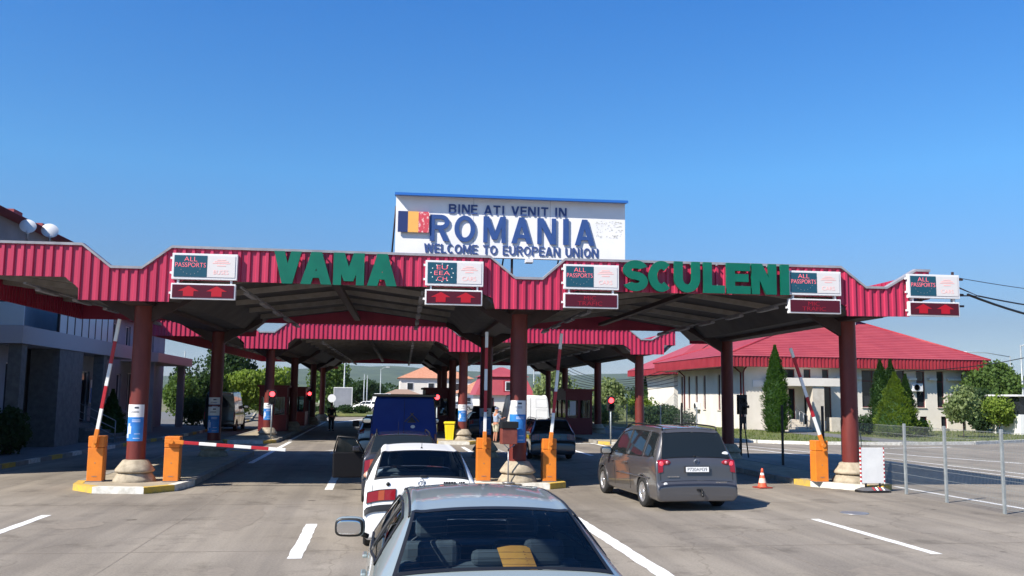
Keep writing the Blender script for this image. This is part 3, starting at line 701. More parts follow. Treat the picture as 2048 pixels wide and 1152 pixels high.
# ================================================================== small street furniture
def barrier(loc, label, arm_angle, arm_len, rz=0.0, segs=None, seg=.56, flip=1, arm0=.3):
    """arm_angle: from vertical, positive leans to +x (radians)"""
    t = thing('barrier', label, 'barrier', loc, rz, 'orange lane barriers')
    c = MB().bevbox(-.18, .18, -.15, .19, 0, .82, .012).build('cabinet', M['orange'], t)
    MB().bevbox(-.183, .183, -.153, .193, .828, 1.10, .014).build('cabinet_hood', M['orange'], t)
    mb = MB(); mb.box(-.06,.06,-.158,-.1505,.12,.13); mb.lathe([(.012,0),(.012,.012)], 8, T(.0,-.158,.45,0,-PI/2)); mb.box(-.2,.2,-.17,.21,0,.012); mb.build('lock_plate', M['steel'], c)
    A = T(0, -.24, .98, 0, 0, arm_angle)
    mb = MB(); mb.bevbox(-.05,.05,-.035,.045,-.16,.30,.01,A); mb.lathe([(.055,-.06),(.055,.06)], 14, A @ T(0,0,0,0,PI/2)); mb.build('arm_bracket', M['orange'], t)
    k = 0; z = .24; L = arm_len
    pieces_w = MB(); reds = []
    col0 = segs or 'w'
    while z < L-.01:
        z2 = min(z+seg, L); isr = (k % 2 == (0 if col0 == 'r' else 1))
        q_ = MB() if isr else pieces_w; q_.bevbox(-.04,.04,-.028,.028,z,z2-.002,.008,A); reds += [q_] if isr else []; z = z2; k += 1
    pieces_w.box(-.02,.02,-.015,.015,.24,L-.01,A); a = pieces_w.build('arm', M['whitep'], t)
    for q_ in reds: q_.build('red_band', M['redp'], a)
    return t
g = lambda x, y, z=.15: G(x, y, z)
barrier(g(191,962), 'orange barrier left of the front left column with its arm raised', math.radians(7.5), 3.05)
barrier(g(343,962), 'orange barrier right of the front left column with its arm lowered across the lane', math.radians(94), 2.78, segs='r', seg=.423)
barrier(g(966,961), 'orange barrier left of the front middle column with raised arm', math.radians(.3), 2.9)
barrier(g(1097,962), 'orange barrier right of the front middle column with raised arm', math.radians(5.5), 2.9)
barrier(g(1640,963), 'orange barrier left of the front right column with arm leaning back', math.radians(-18.5), 2.75)

def traffic_light(loc, lampz, label, rz=0, pole=True, small_top=False, side=False):
    t = thing('traffic_light', label, 'traffic light', loc, rz, 'red lane signals')
    if pole: MB().tube([(0,.05,0),(0,.05,lampz-.2)], .035, 10).build('pole', M['galv'], t)
    h = MB().bevbox(-.17,.17,-.02,.16,lampz-.48,lampz+.2,.03).build('signal_head', M['black'], t)
    MB().lathe([(.0,.0),(.09,-.015),(.125,0),(.125,.02)], 20, T(0,-.045,lampz,0,-PI/2)).build('red_lens', M['redlamp'], h)
    MB().lathe([(0,0),(.11,.0),(.115,.02)], 18, T(0,-.03,lampz-.29,0,PI/2)).build('dark_lens', M['tint'], h)
    mb = MB()
    for z in (lampz, lampz-.29):
        n = 14; vs = []
        for i in range(n+1):
            a = PI*(-.1+1.2*i/n); c, s = math.cos(a), math.sin(a); vs += [(.14*c,-.02,z+.14*s),(.14*c,-.16,z+.14*s),(.15*c,-.16,z+.15*s),(.15*c,-.02,z+.15*s)]
        mb.add(vs, [(4*i+j,4*i+4+j,4*i+4+(j+1)%4,4*i+(j+1)%4) for i in range(n) for j in range(4)])
    mb.build('visor', M['black'], h)
    if small_top: MB().lathe([(.05,0),(.05,.1),(.02,.16)], 10, T(0,.05,lampz+.2)).build('top_beacon', M['redlamp'], t)
    return t
traffic_light(G(541,879,.15), 2.16, 'red signal on a pale pole at the left island of the rear canopy')
traffic_light(G(617,850,.15), 2.2, 'red signal farther back beside the left booth', pole=True)
traffic_light((2.95,47.3,.15), 2.1, 'red signal rising beside the right edge of the navy van', 0)
traffic_light(G(921,874,.15), 2.15, 'red signal right of the yellow bin on a pale pole', small_top=True)
traffic_light(G(1222,889,.15), 2.05, 'red signal left of the right column of the rear canopy')

# signal seen from the side on a dark frame, right of the grey minivan
p = G(1487,915); SF = .72; t = thing('signal_frame', 'dark signal head seen from the side on an A-shaped post frame', 'traffic light', p, math.radians(78))
h = 2.9; t.scale = (.8,.8,.8)
mb = MB(); mb.tube([(-.02,.25,0),(-.02,-.02,h-.6)], .035, 6); mb.tube([(-.02,-.25,0),(-.02,0,h-.6)], .035, 6); mb.box(-.1,.06,-.15,.15,1.7,2.05); mb.build('frame', M['black'], t)
mb = MB(); mb.bevbox(-.03,.2,-.16,.16,h-.65,h+.15,.02,T(0,0,0)); mb.box(.2,.21,-.26,.26,h-.75,h+.25); hh = mb.build('signal_head', M['black'], t)
mb = MB()
for z in (h-.45, h-.05): mb.lathe([(.12,0),(.13,.18)], 14, T(-.02,0,z,0,0,-PI/2), cap=False)
mb.tube([(-.02,0,h+.05),(-.35,-.1,h+.1),(-.55,-.15,h-.25)], .02, 6); mb.bevbox(-.65,-.48,-.22,-.08,h-.42,h-.28,.02); mb.build('visor', M['black'], hh)

# red box on a thin stand
p = G(1016,966,.15); t = thing('terminal_box', 'reddish metal box with black top on a thin stand before the middle column', 'control box', p, .1)
MB().bevbox(-.2,.2,-.14,.14,.98,1.38,.012).build('housing', mat('box_red', (.22,.06,.045), .5, c2=(.16,.04,.03), scale=8), t)
MB().bevbox(-.22,.22,-.17,.15,1.385,1.55,.012).build('black_top', M['black'], t)
mb = MB(); mb.tube([(.0,0,.0),(.0,0,.88)], .018, 8); mb.tube([(-.14,-.12,.97),(0,-.05,.86),(.14,-.12,.97)], .014, 6); mb.lathe([(.16,0),(.15,.03)], 16); mb.build('stand', M['steel'], t)

# yellow wheelie bin
p = G(899,885,0); t = thing('wheelie_bin', 'bright yellow wheelie bin standing by the middle island', 'bin', p, -.15); t.scale = (.85,.9,1)
mb = MB(); mb.add([(-.22,-.25,.08),(.22,-.25,.08),(.22,.25,.08),(-.22,.25,.08),(-.29,-.33,.92),(.29,-.33,.92),(.29,.33,.92),(-.29,.33,.92)], [(3,2,1,0),(4,5,6,7),(0,1,5,4),(1,2,6,5),(2,3,7,6),(3,0,4,7)])
for x in (-.12,.0,.12): mb.add([(x-.02,-.255,.1),(x+.02,-.255,.1),(x+.02,-.34,.85),(x-.02,-.34,.85),(x-.02,-.22,.1),(x+.02,-.22,.1),(x+.02,-.3,.85),(x-.02,-.3,.85)], [(0,1,2,3),(7,6,5,4),(0,4,5,1),(1,5,6,2),(2,6,7,3),(3,7,4,0)])
mb.build('bin_body', M['yellow'], t)
MB().bevbox(-.33,.33,-.38,.38,.93,1.04,.03).build('lid', M['yellow'], t); MB().tube([(-.22,.42,.98),(.22,.42,.98)], .02, 8).build('handle', M['yellow'], t)
for x in (-.22,.22): MB().lathe([(.08,-.03),(.1,-.02),(.1,.02),(.08,.03)], 14, T(x,.25,.1,0,0,PI/2)).build('wheel', M['rubber'], t)

# traffic cone
p = G(1525,976,0); t = thing('traffic_cone', 'small orange traffic cone with pale band on the sunlit road', 'cone', p, .2)
MB().bevbox(-.19,.19,-.19,.19,0,.035,.01).build('base', mat('cone_base', (.25,.03,.02), .7), t)
MB().lathe([(.125,.035),(.10,.14)], 24, cap=False).build('cone_body', M['cone'], t); 
MB().lathe([(.10,.14),(.073,.26)], 24, cap=False).build('reflective_band', mat('faded_band', (.80,.55,.45), .5), t)
MB().lathe([(.073,.26),(.055,.34)], 24, cap=False).build('middle_band', M['cone'], t); MB().lathe([(.055,.34),(.043,.40)], 24, cap=False).build('reflective_band', M['reflect'], t)
MB().lathe([(.043,.40),(.024,.51),(.014,.515)], 24).build('tip', M['cone'], t)

# portable white sign board on a dark base
p = G(1746,984,0); t = thing('board_sign', 'blank white portable sign board with red and white edging', 'sign', p, math.radians(4))
MB().bevbox(-.32,.32,-.02,.02,.22,1.13,.008).build('panel', M['white'], t)
mw, mr = MB(), MB()
for s in (-1,1):
    for k in range(18): (mw, mr)[k%2].box(s*.333-.010, s*.333+.010, -.025, .025, .2+k*.052, .2+(k+1)*.052-.001)
fr = mw.build('edging', M['reflect'], t); mr.build('red_stripes', M['redp'], fr)
MB().prism([(-.46,-.1),(-.3,-.26),(.3,-.26),(.46,-.1),(.46,.1),(.3,.26),(-.3,.26),(-.46,.1)], .0, .05).build('base', M['black'], t)
mb = MB()
mb.add([(-.40,-.2,.051),(.40,-.2,.051),(.40,.2,.051),(-.40,.2,.051),(-.28,-.08,.12),(.28,-.08,.12),(.28,.08,.12),(-.28,.08,.12)], [(4,5,6,7),(0,1,5,4),(1,2,6,5),(2,3,7,6),(3,0,4,7)])
bs = mb.build('base_top', mat('grey_rubber', (.10,.10,.11), .6), t)
for s in (-.2,.2): MB().bevbox(s-.02,s+.02,-.02,.02,.1,.23,.005).build('foot', M['black'], t)
for i in range(4): MB().add([(-.12+i*.09,-.235,.062),(-.07+i*.09,-.235,.062),(-.05+i*.09,-.10,.13),(-.10+i*.09,-.10,.13)], [(0,1,2,3)]).build('reflector', M['ledred'] if False else M['redp'] if i%2==0 else M['reflect'], bs)

# wire mesh fence on the right
def mesh_fence(label, pts, h, m_post, m_wire, dense=.05, mesh=True, postr=.03, group=None):
    t = thing('wire_fence', label, 'fence', (pts[0][0], pts[0][1], 0), 0, group)
    o = Vector(pts[0])
    for q in pts: 
        d = Vector(q)-o; MB().bevbox(d.x-postr, d.x+postr, d.y-postr, d.y+postr, 0, h+.05, .006).build('post', m_post, t)
    if mesh:
        for a, b in zip(pts, pts[1:]):
            a = Vector(a)-o; b = Vector(b)-o; L = (b-a).length; d = (b-a)/L; n = int(L/dense); mb = MB(); r = .0022
            q = Vector((-d.y, d.x))*r
            for i in range(1, n):
                p0 = a+d*(L*i/n); mb.add([(*(p0-d*r-q),.1),(*(p0+d*r-q),.1),(*(p0+q),.1),(*(p0-d*r-q),h),(*(p0+d*r-q),h),(*(p0+q),h)], [(0,1,4,3),(1,2,5,4),(2,0,3,5)])
            for k in range(int((h-.1)/.2)+1):
                z = .1+k*.2; mb.add([(*(a-q),z),(*(b-q),z),(*(b+q),z),(*(a+q),z),(*(a-q),z+.006),(*(b-q),z+.006),(*(b+q),z+.006),(*(a+q),z+.006)], [(0,1,5,4),(2,3,7,6),(4,5,6,7),(3,2,1,0)])
            mb.build('mesh_panel', m_wire, t)
    return t
mesh_fence('grey wire mesh fence with square posts running towards the camera on the right', [(13.55,25.9),(13.3,22.2),(13.2,20.35),(13.15,18.25),(13.1,16.1),(13.05,14)], 1.72, M['galv'], M['wire'])
mesh_fence('dark post fence in the canopy shade behind the right lane', [(12.9,38.6),(13.6,33.8),(14.0,31.0),(14.3,28.6),(14.4,26.6)], 2.1, M['black'], M['wire'], mesh=False, postr=.035)
mesh_fence('row of pale fence posts beyond the grey minivan', [G(1192,866,0)[:2] if False else (15.1,60),(15.2,56),(15.25,52.5),(15.3,49.4),(15.4,46.2),(14.9,42.4)], 1.9, M['galv'], M['wire'], mesh=True, dense=.12)
# garden hose / cable loop on the right column
p = G(1702,957,.15); MB().tube([(0,0,1.55),(.02,-.03,1.3),(.16,-.05,1.32),(.2,-.05,1.1),(.18,-.08,.5),(.1,-.2,.15),(-.2,-.35,.05),(-.5,-.3,.03)], .012, 6).build('cable', M['galv'], label='thin pale cable looped beside the front right column', cat='cable').location = (p.x-.02, p.y-.25, .15)

# ================================================================== vehicles
def pchip(xs, ys):
    n = len(xs); h = [xs[i+1]-xs[i] for i in range(n-1)]; d = [(ys[i+1]-ys[i])/h[i] for i in range(n-1)]
    m = [d[0]]+[0 if d[i-1]*d[i] <= 0 else 2*d[i-1]*d[i]/(d[i-1]+d[i]) for i in range(1,n-1)]+[d[-1]]
    def f(x):
        i = min(max(int(x),0),n-2); t = x-xs[i]; hh = h[i]; t /= hh
        return ys[i]*(1+2*t)*(1-t)**2+hh*m[i]*t*(1-t)**2+ys[i+1]*t*t*(3-2*t)+hh*m[i+1]*t*t*(t-1)
    return f
class Hull:
    """stations: (y, ztop, crown, w_edge, z_belt, w_belt, w_mid, z_bot, w_sill)"""
    def __init__(s, st):
        s.st = st; xs = list(range(len(st))); s.f = [pchip(xs, [r[k] for r in st]) for k in range(9)]; s.n = len(st)-1
    def P(s, t, q, side=1):
        y, zt, cr, we, zb, wb, wm, z0, ws = [f(t) for f in s.f]
        zm = z0+(zb-z0)*.5
        C = [(0,z0),(ws,z0),(ws+(wm-ws)*.8,z0+.07),(wm,zm),(wb,zb),(we,zt-cr),(we*.80,zt-cr*.42),(we*.42,zt-cr*.1),(0,zt)]
        i = min(int(q), 7); u = q-i; a, b = C[i], C[i+1]; T0 = .42
        pa = C[i-1] if i > 0 else (-C[1][0], C[1][1]); pb = C[i+2] if i < 7 else (-C[7][0], C[7][1])
        def hm(k):
            m0, m1 = (b[k]-pa[k])*T0, (pb[k]-a[k])*T0
            if i in (1,): m0 *= .2
            return a[k]*(1+2*u)*(1-u)**2+m0*u*(1-u)**2+b[k]*u*u*(3-2*u)+m1*u*u*(u-1)
        return Vector((side*hm(0), y, hm(1)))
    def N(s, t, q, side=1):
        e = .02; t0, t1 = max(t-e,0), min(t+e,s.n); q0, q1 = max(q-e,0), min(q+e,8)
        a = s.P(t1,q,side)-s.P(t0,q,side); b = s.P(t,q1,side)-s.P(t,q0,side)
        n = a.cross(b); n = n if side > 0 else -n
        return n.normalized() if n.length > 1e-9 else Vector((0,-1,0))
    def body(s, holes, nt=8, nq=5, wheels=(), wr=.33, name='body'):
        """holes: list of (polygon in (t,q), sides)"""
        mb = MB(); ts = []
        for i in range(s.n):
            L = (s.P(i,8)-s.P(i+1,8)).length + abs(s.P(i,4).y-s.P(i+1,4).y)
            k = max(2, min(26, int(L/.06)))
            ts += [i+j/k for j in range(k)]
        ts.append(float(s.n)); qs = [i/nq for i in range(8*nq+1)]
        vs = [s.P(t,q,sd) for sd in (1,-1) for t in ts for q in qs]
        fs = []; nqq = len(qs); nt_ = len(ts)
        for sd in (0,1):
            o = sd*nt_*nqq
            for i in range(nt_-1):
                for j in range(nqq-1):
                    tc, qc = (ts[i]+ts[i+1])/2, (qs[j]+qs[j+1])/2; skip = False
                    for poly, sides in holes:
                        if (1,-1)[sd] in sides and inpoly(tc, qc, poly): skip = True; break
                    if not skip and qc < 3.99:
                        p = s.P(tc,qc)
                        for wy in wheels:
                            if (p.y-wy)**2+(p.z-wr)**2 < (wr+.045)**2: skip = True
                    if skip: continue
                    a, b, c, d = o+i*nqq+j, o+i*nqq+j+1, o+(i+1)*nqq+j+1, o+(i+1)*nqq+j
                    fs.append((a,b,c,d) if sd else (d,c,b,a))
        # end caps
        for i, rev in ((0,0),(nt_-1,1)):
            ring = [i*nqq+j for j in range(nqq)]+[nt_*nqq+i*nqq+j for j in range(nqq-1,-1,-1)]
            fs.append(tuple(ring[::-1] if rev else ring))
        mb.add(vs, fs, True); return mb
    def patch(s, corners, sides=(1,), off=.006, n=8, mb=None, both=False):
        """corners: 4 (t,q) going round"""
        mb = mb or MB()
        for sd in sides:
            vs = []
            for i in range(n+1):
                for j in range(n+1):
                    u, v = i/n, j/n; (a,b,c,d) = corners
                    t = (a[0]*(1-u)+b[0]*u)*(1-v)+(d[0]*(1-u)+c[0]*u)*v; q = (a[1]*(1-u)+b[1]*u)*(1-v)+(d[1]*(1-u)+c[1]*u)*v
                    vs.append(s.P(t,q,sd)+s.N(t,q,sd)*off)
            fs = [(i*(n+1)+j,(i+1)*(n+1)+j,(i+1)*(n+1)+j+1,i*(n+1)+j+1) for i in range(n) for j in range(n)]
            h = n//2; i0, i1, i2 = vs[h*(n+1)+h], vs[(h+1)*(n+1)+h], vs[(h+1)*(n+1)+h+1]
            tm = (corners[0][0]+corners[2][0])/2; qm = (corners[0][1]+corners[2][1])/2
            if (i1-i0).cross(i2-i1).dot(s.N(tm,qm,sd)) < 0: fs = [f[::-1] for f in fs]
            mb.add(vs, fs, True)
        return mb
    def rim(s, corners, sides, r, off=.006, mb=None, n=8):
        mb = mb or MB()
        for sd in sides:
            pts = []; e8 = [k for k in range(4) if corners[k][1] == 8 and corners[(k+1)%4][1] == 8]; opn = bool(e8); k0 = (e8[0]+1) if e8 else 0
            for k in range(4):
                a, b = corners[(k+k0)%4], corners[(k+1+k0)%4]
                if a[1] == 8 and b[1] == 8: break
                for i in range(n+(k == 2 and opn)):
                    u = i/n; t, q = a[0]*(1-u)+b[0]*u, a[1]*(1-u)+b[1]*u; pts.append(s.P(t,q,sd)+s.N(t,q,sd)*off)
            mb.tube(pts, r, 6, closed=not opn)
        return mb
def inpoly(x, y, P):
    c = False; j = len(P)-1
    for i in range(len(P)):
        (xi, yi), (xj, yj) = P[i], P[j]
        if (yi > y) != (yj > y) and x < (xj-xi)*(y-yi)/(yj-yi)+xi: c = not c
        j = i
    return c
def wheel(parent, x, y, r, w, side, m_rim, spokes=6):
    Mx = T(x, y, r, 0, 0, side*PI/2)
    t = MB().lathe([(r*.62,-w/2),(r*.9,-w/2),(r,-w/2+.03),(r,w/2-.03),(r*.92,w/2),(r*.66,w/2),(r*.64,w/2-.02)], 36, Mx, cap=False).build('wheel', M['rubber'], parent)
    mb = MB(); mb.lathe([(r*.66,w/2-.008),(r*.62,w/2-.005),(r*.58,w/2-.05),(r*.57,-.02)], 36, Mx, cap=False)
    mb.lathe([(.0,w/2-.005),(.05,w/2-.008),(.065,w/2-.04)], 14, Mx)
    for k in range(spokes):
        a = 2*PI*k/spokes; R = Mx @ Matrix.Rotation(a, 4, 'Z'); wd = .035
        mb.add([(.04,-wd*.8,w/2-.02),(r*.6,-wd*1.2,w/2-.03),(r*.6,wd*1.2,w/2-.03),(.04,wd*.8,w/2-.02),(.04,-wd*.8,w/2-.06),(r*.6,-wd*1.2,w/2-.07),(r*.6,wd*1.2,w/2-.07),(.04,wd*.8,w/2-.06)], [(0,1,2,3),(7,6,5,4),(0,4,5,1),(1,5,6,2),(2,6,7,3),(3,7,4,0)], M=R)
    mb.build('rim', m_rim, t)
    MB().lathe([(0,.01),(r*.58,.01)], 24, Mx, cap=False).build('brake_disc', M['dark'], t)
    return t
def wheels4(t, hw, ys, r, w, m_rim, spokes=6):
    for y in ys:
        for s in (-1,1): wheel(t, s*(hw-w/2+.01), y, r, w, s, m_rim, spokes)
def underbody(t, L, hw, zb, ys, r, zt=.62):
    mb = MB(); mb.box(-hw+.22, hw-.22, .25, L-.3, zb+.02, zt)
    for y in ys:
        for s in (-1,1):
            n = 12; vs = []   # wheel arch liners
            for i in range(n+1):
                a = PI*i/n; vs += [(s*(hw-.30), y+(r+.06)*math.cos(a), r+(r+.06)*math.sin(a)), (s*(hw-.035), y+(r+.06)*math.cos(a), r+(r+.06)*math.sin(a))]
            mb.add(vs, [(2*i,2*i+1,2*i+3,2*i+2) for i in range(n)])
    mb.build('underbody', M['dark'], t)
def arches(H, t, m, ys, r, hw_q=2.6):
    mb = MB()
    for y0 in ys:
        for sd in (1,-1):
            pts = []
            for i in range(21):
                a = math.radians(-8+196*i/20); yy, zz = y0+(r+.05)*math.cos(a), r+(r+.05)*math.sin(a)
                # find surface x at (yy,zz)
                lo, hi = 0, H.n
                for _ in range(22):
                    mid = (lo+hi)/2
                    if H.f[0](mid) < yy: lo = mid
                    else: hi = mid
                best = min((abs(H.P(lo,q/20).z-zz), q/20) for q in range(24, 81))[1]
                p = H.P(lo, best, sd); pts.append(Vector((p.x+sd*.004, yy, zz)))
            mb.tube(pts, .014, 6)
    return mb.build('wheel_arch_trim', m, t)
def t_at(H, y, lo=None):
    a, b = (lo if lo is not None else 0), H.n
    for _ in range(30):
        m = (a+b)/2
        if H.f[0](m) < y: a = m
        else: b = m
    return a
def plate(t, y, z, txt, m=None, tilt=.1, w=.52, ink=None, x=0, h=.11):
    Mx = T(x, y, z, 0, tilt)
    p = MB().bevbox(-w/2, w/2, -.008, 0, -h/2, h/2, .003, Mx).build('number_plate', m or M['reflect'], t)
    vs, fs = text_mesh(txt, w*.84, h*.62, bold=0, depth=.002); MB().add([(a-w*.42, b-.0085, c-h*.31) for a,b,c in vs], fs, M=Mx).build('plate_lettering', M['ink'], p)
    fr = MB()
    for z0, z1 in ((-h/2-.012,-h/2-.001),(h/2+.001,h/2+.012)): fr.box(-w/2-.012, w/2+.012, -.011, 0, z0, z1, Mx)
    for s in (-1,1): fr.box(s*(w/2+.006)-.005, s*(w/2+.006)+.005, -.011, 0, -h/2, h/2, Mx)
    fr.build('plate_frame', M['black'], p)
def mirror(t, x, y, z, m, s=1.0, sd=-1):
    def sup(c, r, n=20, e=.55):
        vs = []
        for i in range(n//2+1):
            for k in range(n):
                a, b = PI*i/(n//2)-PI/2, 2*PI*k/n; f = lambda v: math.copysign(abs(v)**e, v)
                vs.append((c[0]+r[0]*f(math.cos(a))*f(math.cos(b)), c[1]+r[1]*math.sin(a), c[2]+r[2]*f(math.cos(a))*f(math.sin(b))))
        return vs, [(i*n+k,(i+1)*n+k,(i+1)*n+(k+1)%n,i*n+(k+1)%n) for i in range(n//2) for k in range(n)]
    Mx = T(x,y,z,sd*.12); vs, fs = sup((0,.03,0),(.125*s,.075,.082*s)); o = MB().add(vs, fs, True, Mx).build('wing_mirror', m, t)
    vs, fs = sup((0,-.028,0),(.118*s,.014,.075*s)); MB().add(vs, fs, True, Mx).build('mirror_rim', M['black'], o)
    vs, fs = sup((0,-.042,0),(.100*s,.003,.058*s)); MB().add(vs, fs, True, Mx).build('mirror_glass', M['chrome'], o)
    MB().tube([(x-sd*.05,y+.03,z-.04),(x-sd*.16,y+.06,z-.09)], .022, 8).build('mirror_arm', M['black'], o)
def wiper(t, pts, r=.008): MB().tube(pts, r, 6).build('rear_wiper', M['black'], t)
def seats(t, rows, w=.5, hz=1.0, hr=True, m='seat'):
    for (x, y) in rows:
        b = MB().bevbox(x-w/2, x+w/2, y-.08, y+.08, .42, hz, .05, seg=2).build('seat_back', M[m], t)
        if hr: MB().bevbox(x-.13, x+.13, y-.05, y+.05, hz+.03, hz+.20, .04, seg=2).build('headrest', M[m], b)

def lamps(H, t, c1, c2=None, sides=(1,-1), m='taillamp', m2='amber'):
    for sd in sides:
        l = H.patch(c1, (sd,), .012, 6).build('tail_lamp', M[m], t); H.rim(c1, (sd,), .006, .010).build('lamp_rim', M['black'], l)
        if c2: H.patch(c2, (sd,), .015, 4).build('lamp_segment', M[m2], l)
def band(H, t0, t1, q0, q1, name, m, t, off=.012, n=10): 
    mb = H.patch([(t0,q0),(t1,q0),(t1,q1),(t0,q1)], (1,-1), off, n); return mb.build(name, m, t)

# ---- silver sedan nearest the camera
def sedan():
    t = thing('sedan', 'silver blue sedan nearest the camera, seen from behind with an orange folder inside', 'car', (.85,5.55,0), 0); t.scale = (1.03,1,1.04)
    st = [(0,.45,.02,.60,.43,.64,.70,.26,.5),(.03,.82,.04,.68,.72,.76,.78,.22,.6),(.14,1.04,.05,.72,.94,.82,.84,.2,.7),(.52,1.145,.05,.745,1.0,.845,.86,.2,.75),(.62,1.17,.05,.735,1.015,.85,.865,.2,.76),
          (1.36,1.47,.055,.60,1.035,.86,.87,.2,.77),(1.72,1.525,.065,.59,1.035,.862,.872,.2,.77),(2.3,1.54,.07,.585,1.02,.865,.875,.2,.77),(2.95,1.50,.065,.585,1.0,.862,.872,.2,.77),
          (3.72,1.09,.06,.70,.94,.85,.87,.2,.77),(4.2,.95,.06,.70,.84,.82,.86,.2,.75),(4.46,.74,.05,.66,.64,.74,.78,.22,.66),(4.52,.45,.02,.55,.42,.62,.66,.25,.5)]
    H = Hull(st); P_ = M['p_silver']
    rear = [(4.06,5.28),(4.99,5.30),(4.99,8),(4.06,8)]; front = [(8.05,5.25),(8.98,5.2),(8.98,8),(8.05,8)]
    s1 = [(4.75,4.25),(5.15,4.85),(6.55,4.88),(6.55,4.12)]; s2 = [(6.68,4.12),(6.68,4.88),(8.0,4.85),(8.75,4.2)]
    H.body([(rear,(1,-1)),(front,(1,-1)),(s1,(1,-1)),(s2,(1,-1))], wheels=(.95,3.6), wr=.31).build('body', P_, t)
    g_ = H.patch(rear, (1,-1), .004, 10).build('rear_window', M['glassd'], t)
    fr = MB()   # black ceramic border of the rear window
    for c in ([(4.0,5.2),(4.0,8),(4.10,8),(4.12,5.45)],[(4.94,5.45),(4.94,8),(5.05,8),(5.05,5.2)],[(4.0,5.2),(5.05,5.22),(5.0,5.42),(4.06,5.42)]): H.patch(c, (1,-1), .006, 10, fr)
    fr.build('window_border', M['black'], g_)
    hl = MB()
    for k in range(9):
        tt = 4.18+k*.085; 
        for sd in (1,-1): hl.tube([H.P(tt,q,sd)+Vector((0,.004,-.004)) for q in (5.6,6.2,7,8)], .0012, 3)
    hl.build('heating_wires', M['beam'], g_)
    H.patch(front, (1,-1), .004, 8).build('windscreen', M['glass'], t)
    for nm, c in (('side_window', s1), ('side_window', s2)):
        for sd in (1,-1):
            w_ = H.patch(c, (sd,), .003, 8).build(nm, M['glassd'], t); H.rim(c, (sd,), .012, .004).build('window_seal', M['black'], w_)
    mb = MB(); H.patch([(6.56,4.1),(6.56,4.9),(6.67,4.9),(6.67,4.1)], (1,-1), .007, 5, mb); mb.build('door_pillar', M['black'], t)
    mb = MB()
    for sd in (1,-1): mb.tube([H.P(tt,5.12,sd)+H.N(tt,5.12,sd)*.002 for tt in [4.9+.2*i for i in range(17)]], .010, 6)
    mb.build('roof_moulding', M['black'], t)
    mb = MB()
    for sd in (1,-1):
        for y0 in (.0,): mb.tube([H.P(tt,3.25,sd)+H.N(tt,3.25,sd)*.006 for tt in (3.4,4.5,5.5,6.5,7.5,8.6,9.4)], .018, 6)
    mb.build('side_moulding', P_, t)
    for sd in (1,-1):
        for yy in (1.75, 2.75):
            tt = t_at(H, yy); p = H.P(tt,3.82,sd); MB().bevbox(p.x-.02+sd*.022, p.x+.02+sd*.022, yy-.09, yy+.09, p.z-.014, p.z+.014, .01).build('door_handle', P_, t)
    mb = MB(); 
    for sd in (1,-1):
        for yy in (1.62,2.62,3.55):
            pts = []
            for q in (2.2,2.8,3.4,4.0): pts.append(H.P(t_at(H,yy),q,sd)+H.N(t_at(H,yy),q,sd)*.001)
            mb.tube(pts, .004, 4)
    mb.build('door_gap', M['black'], t)
    lamps(H, t, [(1.2,4.6),(2.4,4.2),(2.4,5.8),(1.2,6.2)])
    mirror(t, -.87-.17, 3.0, 1.13, M['p_silver'], 1.05, -1)
    # interior
    MB().bevbox(-.60,.60,.68,1.32,.97,1.055,.02).build('parcel_shelf', M['seat'], t)
    MB().bevbox(-.66,.66,1.32,1.52,.45,1.10,.05).build('rear_seat', M['seat'], t)
    for x in (-.38,0,.38): MB().bevbox(x-.14,x+.14,1.31,1.43,1.07,1.25 if x else 1.18,.04).build('rear_headrest', M['seat'], t)
    seats(t, [(-.37,2.35),(.37,2.35)], .48, 1.10)
    MB().bevbox(-.72,.72,3.15,3.7,.6,.96,.05).build('dashboard', M['black'], t)
    MB().tube([( -.37+.18*math.cos(a), 3.0+.03*math.sin(a), .88+.18*math.sin(a)) for a in [i*PI/8 for i in range(16)]], .015, 6, closed=True).build('steering_wheel', M['black'], t)
    MB().bevbox(-.12,.12,2.88,2.92,1.28,1.35,.01).build('rear_view_mirror', M['black'], t)
    bl = MB().bevbox(-.15,.15,.70,.78,1.10,1.165,.02).build('high_brake_lamp', M['beam'], t)
    underbody(t, 4.5, .87, .2, (.95,3.6), .31, .58); wheels4(t, .87, (.95,3.6), .31, .2, M['alloy'])
    arches(H, t, P_, (.95,3.6), .31)
    # the folder lies inside: a thing of its own
    f = thing('paper_folder', 'orange paper folder lying behind the rear window of the silver sedan', 'folder', (.92,5.55+1.16,1.115), .12); f.scale = (.9,.8,.75)
    vs = []; n = 8
    for i in range(n+1):
        for j in range(3): u = i/n; vs.append((-.02+.27*u, -.12+.15*j+.0*u, .012+.085*j+.02*math.sin(u*3)))
    MB().add(vs, [(i*3+j,(i+1)*3+j,(i+1)*3+j+1,i*3+j+1) for i in range(n) for j in range(2)], True).build('cover', M['folder'], f)
    mb = MB()
    for k in range(5): yy = -.06+.04*k; zz = .016+.085*(yy+.12)/.15+.004; mb.add([(.06,yy,zz+.004),(.19,yy,zz+.008),(.19,yy+.007,zz+.012),(.06,yy+.007,zz+.008)], [(0,1,2,3)])
    mb.build('print', M['maroon'], f)
    pen = MB().tube([(0,0,0),(.30,.03,.0)], .006, 6).build('pen', M['ledbox'], label='thin pale pen on the parcel shelf right of the orange folder', cat='pen'); pen.location = (1.20,6.72,1.115)
sedan()

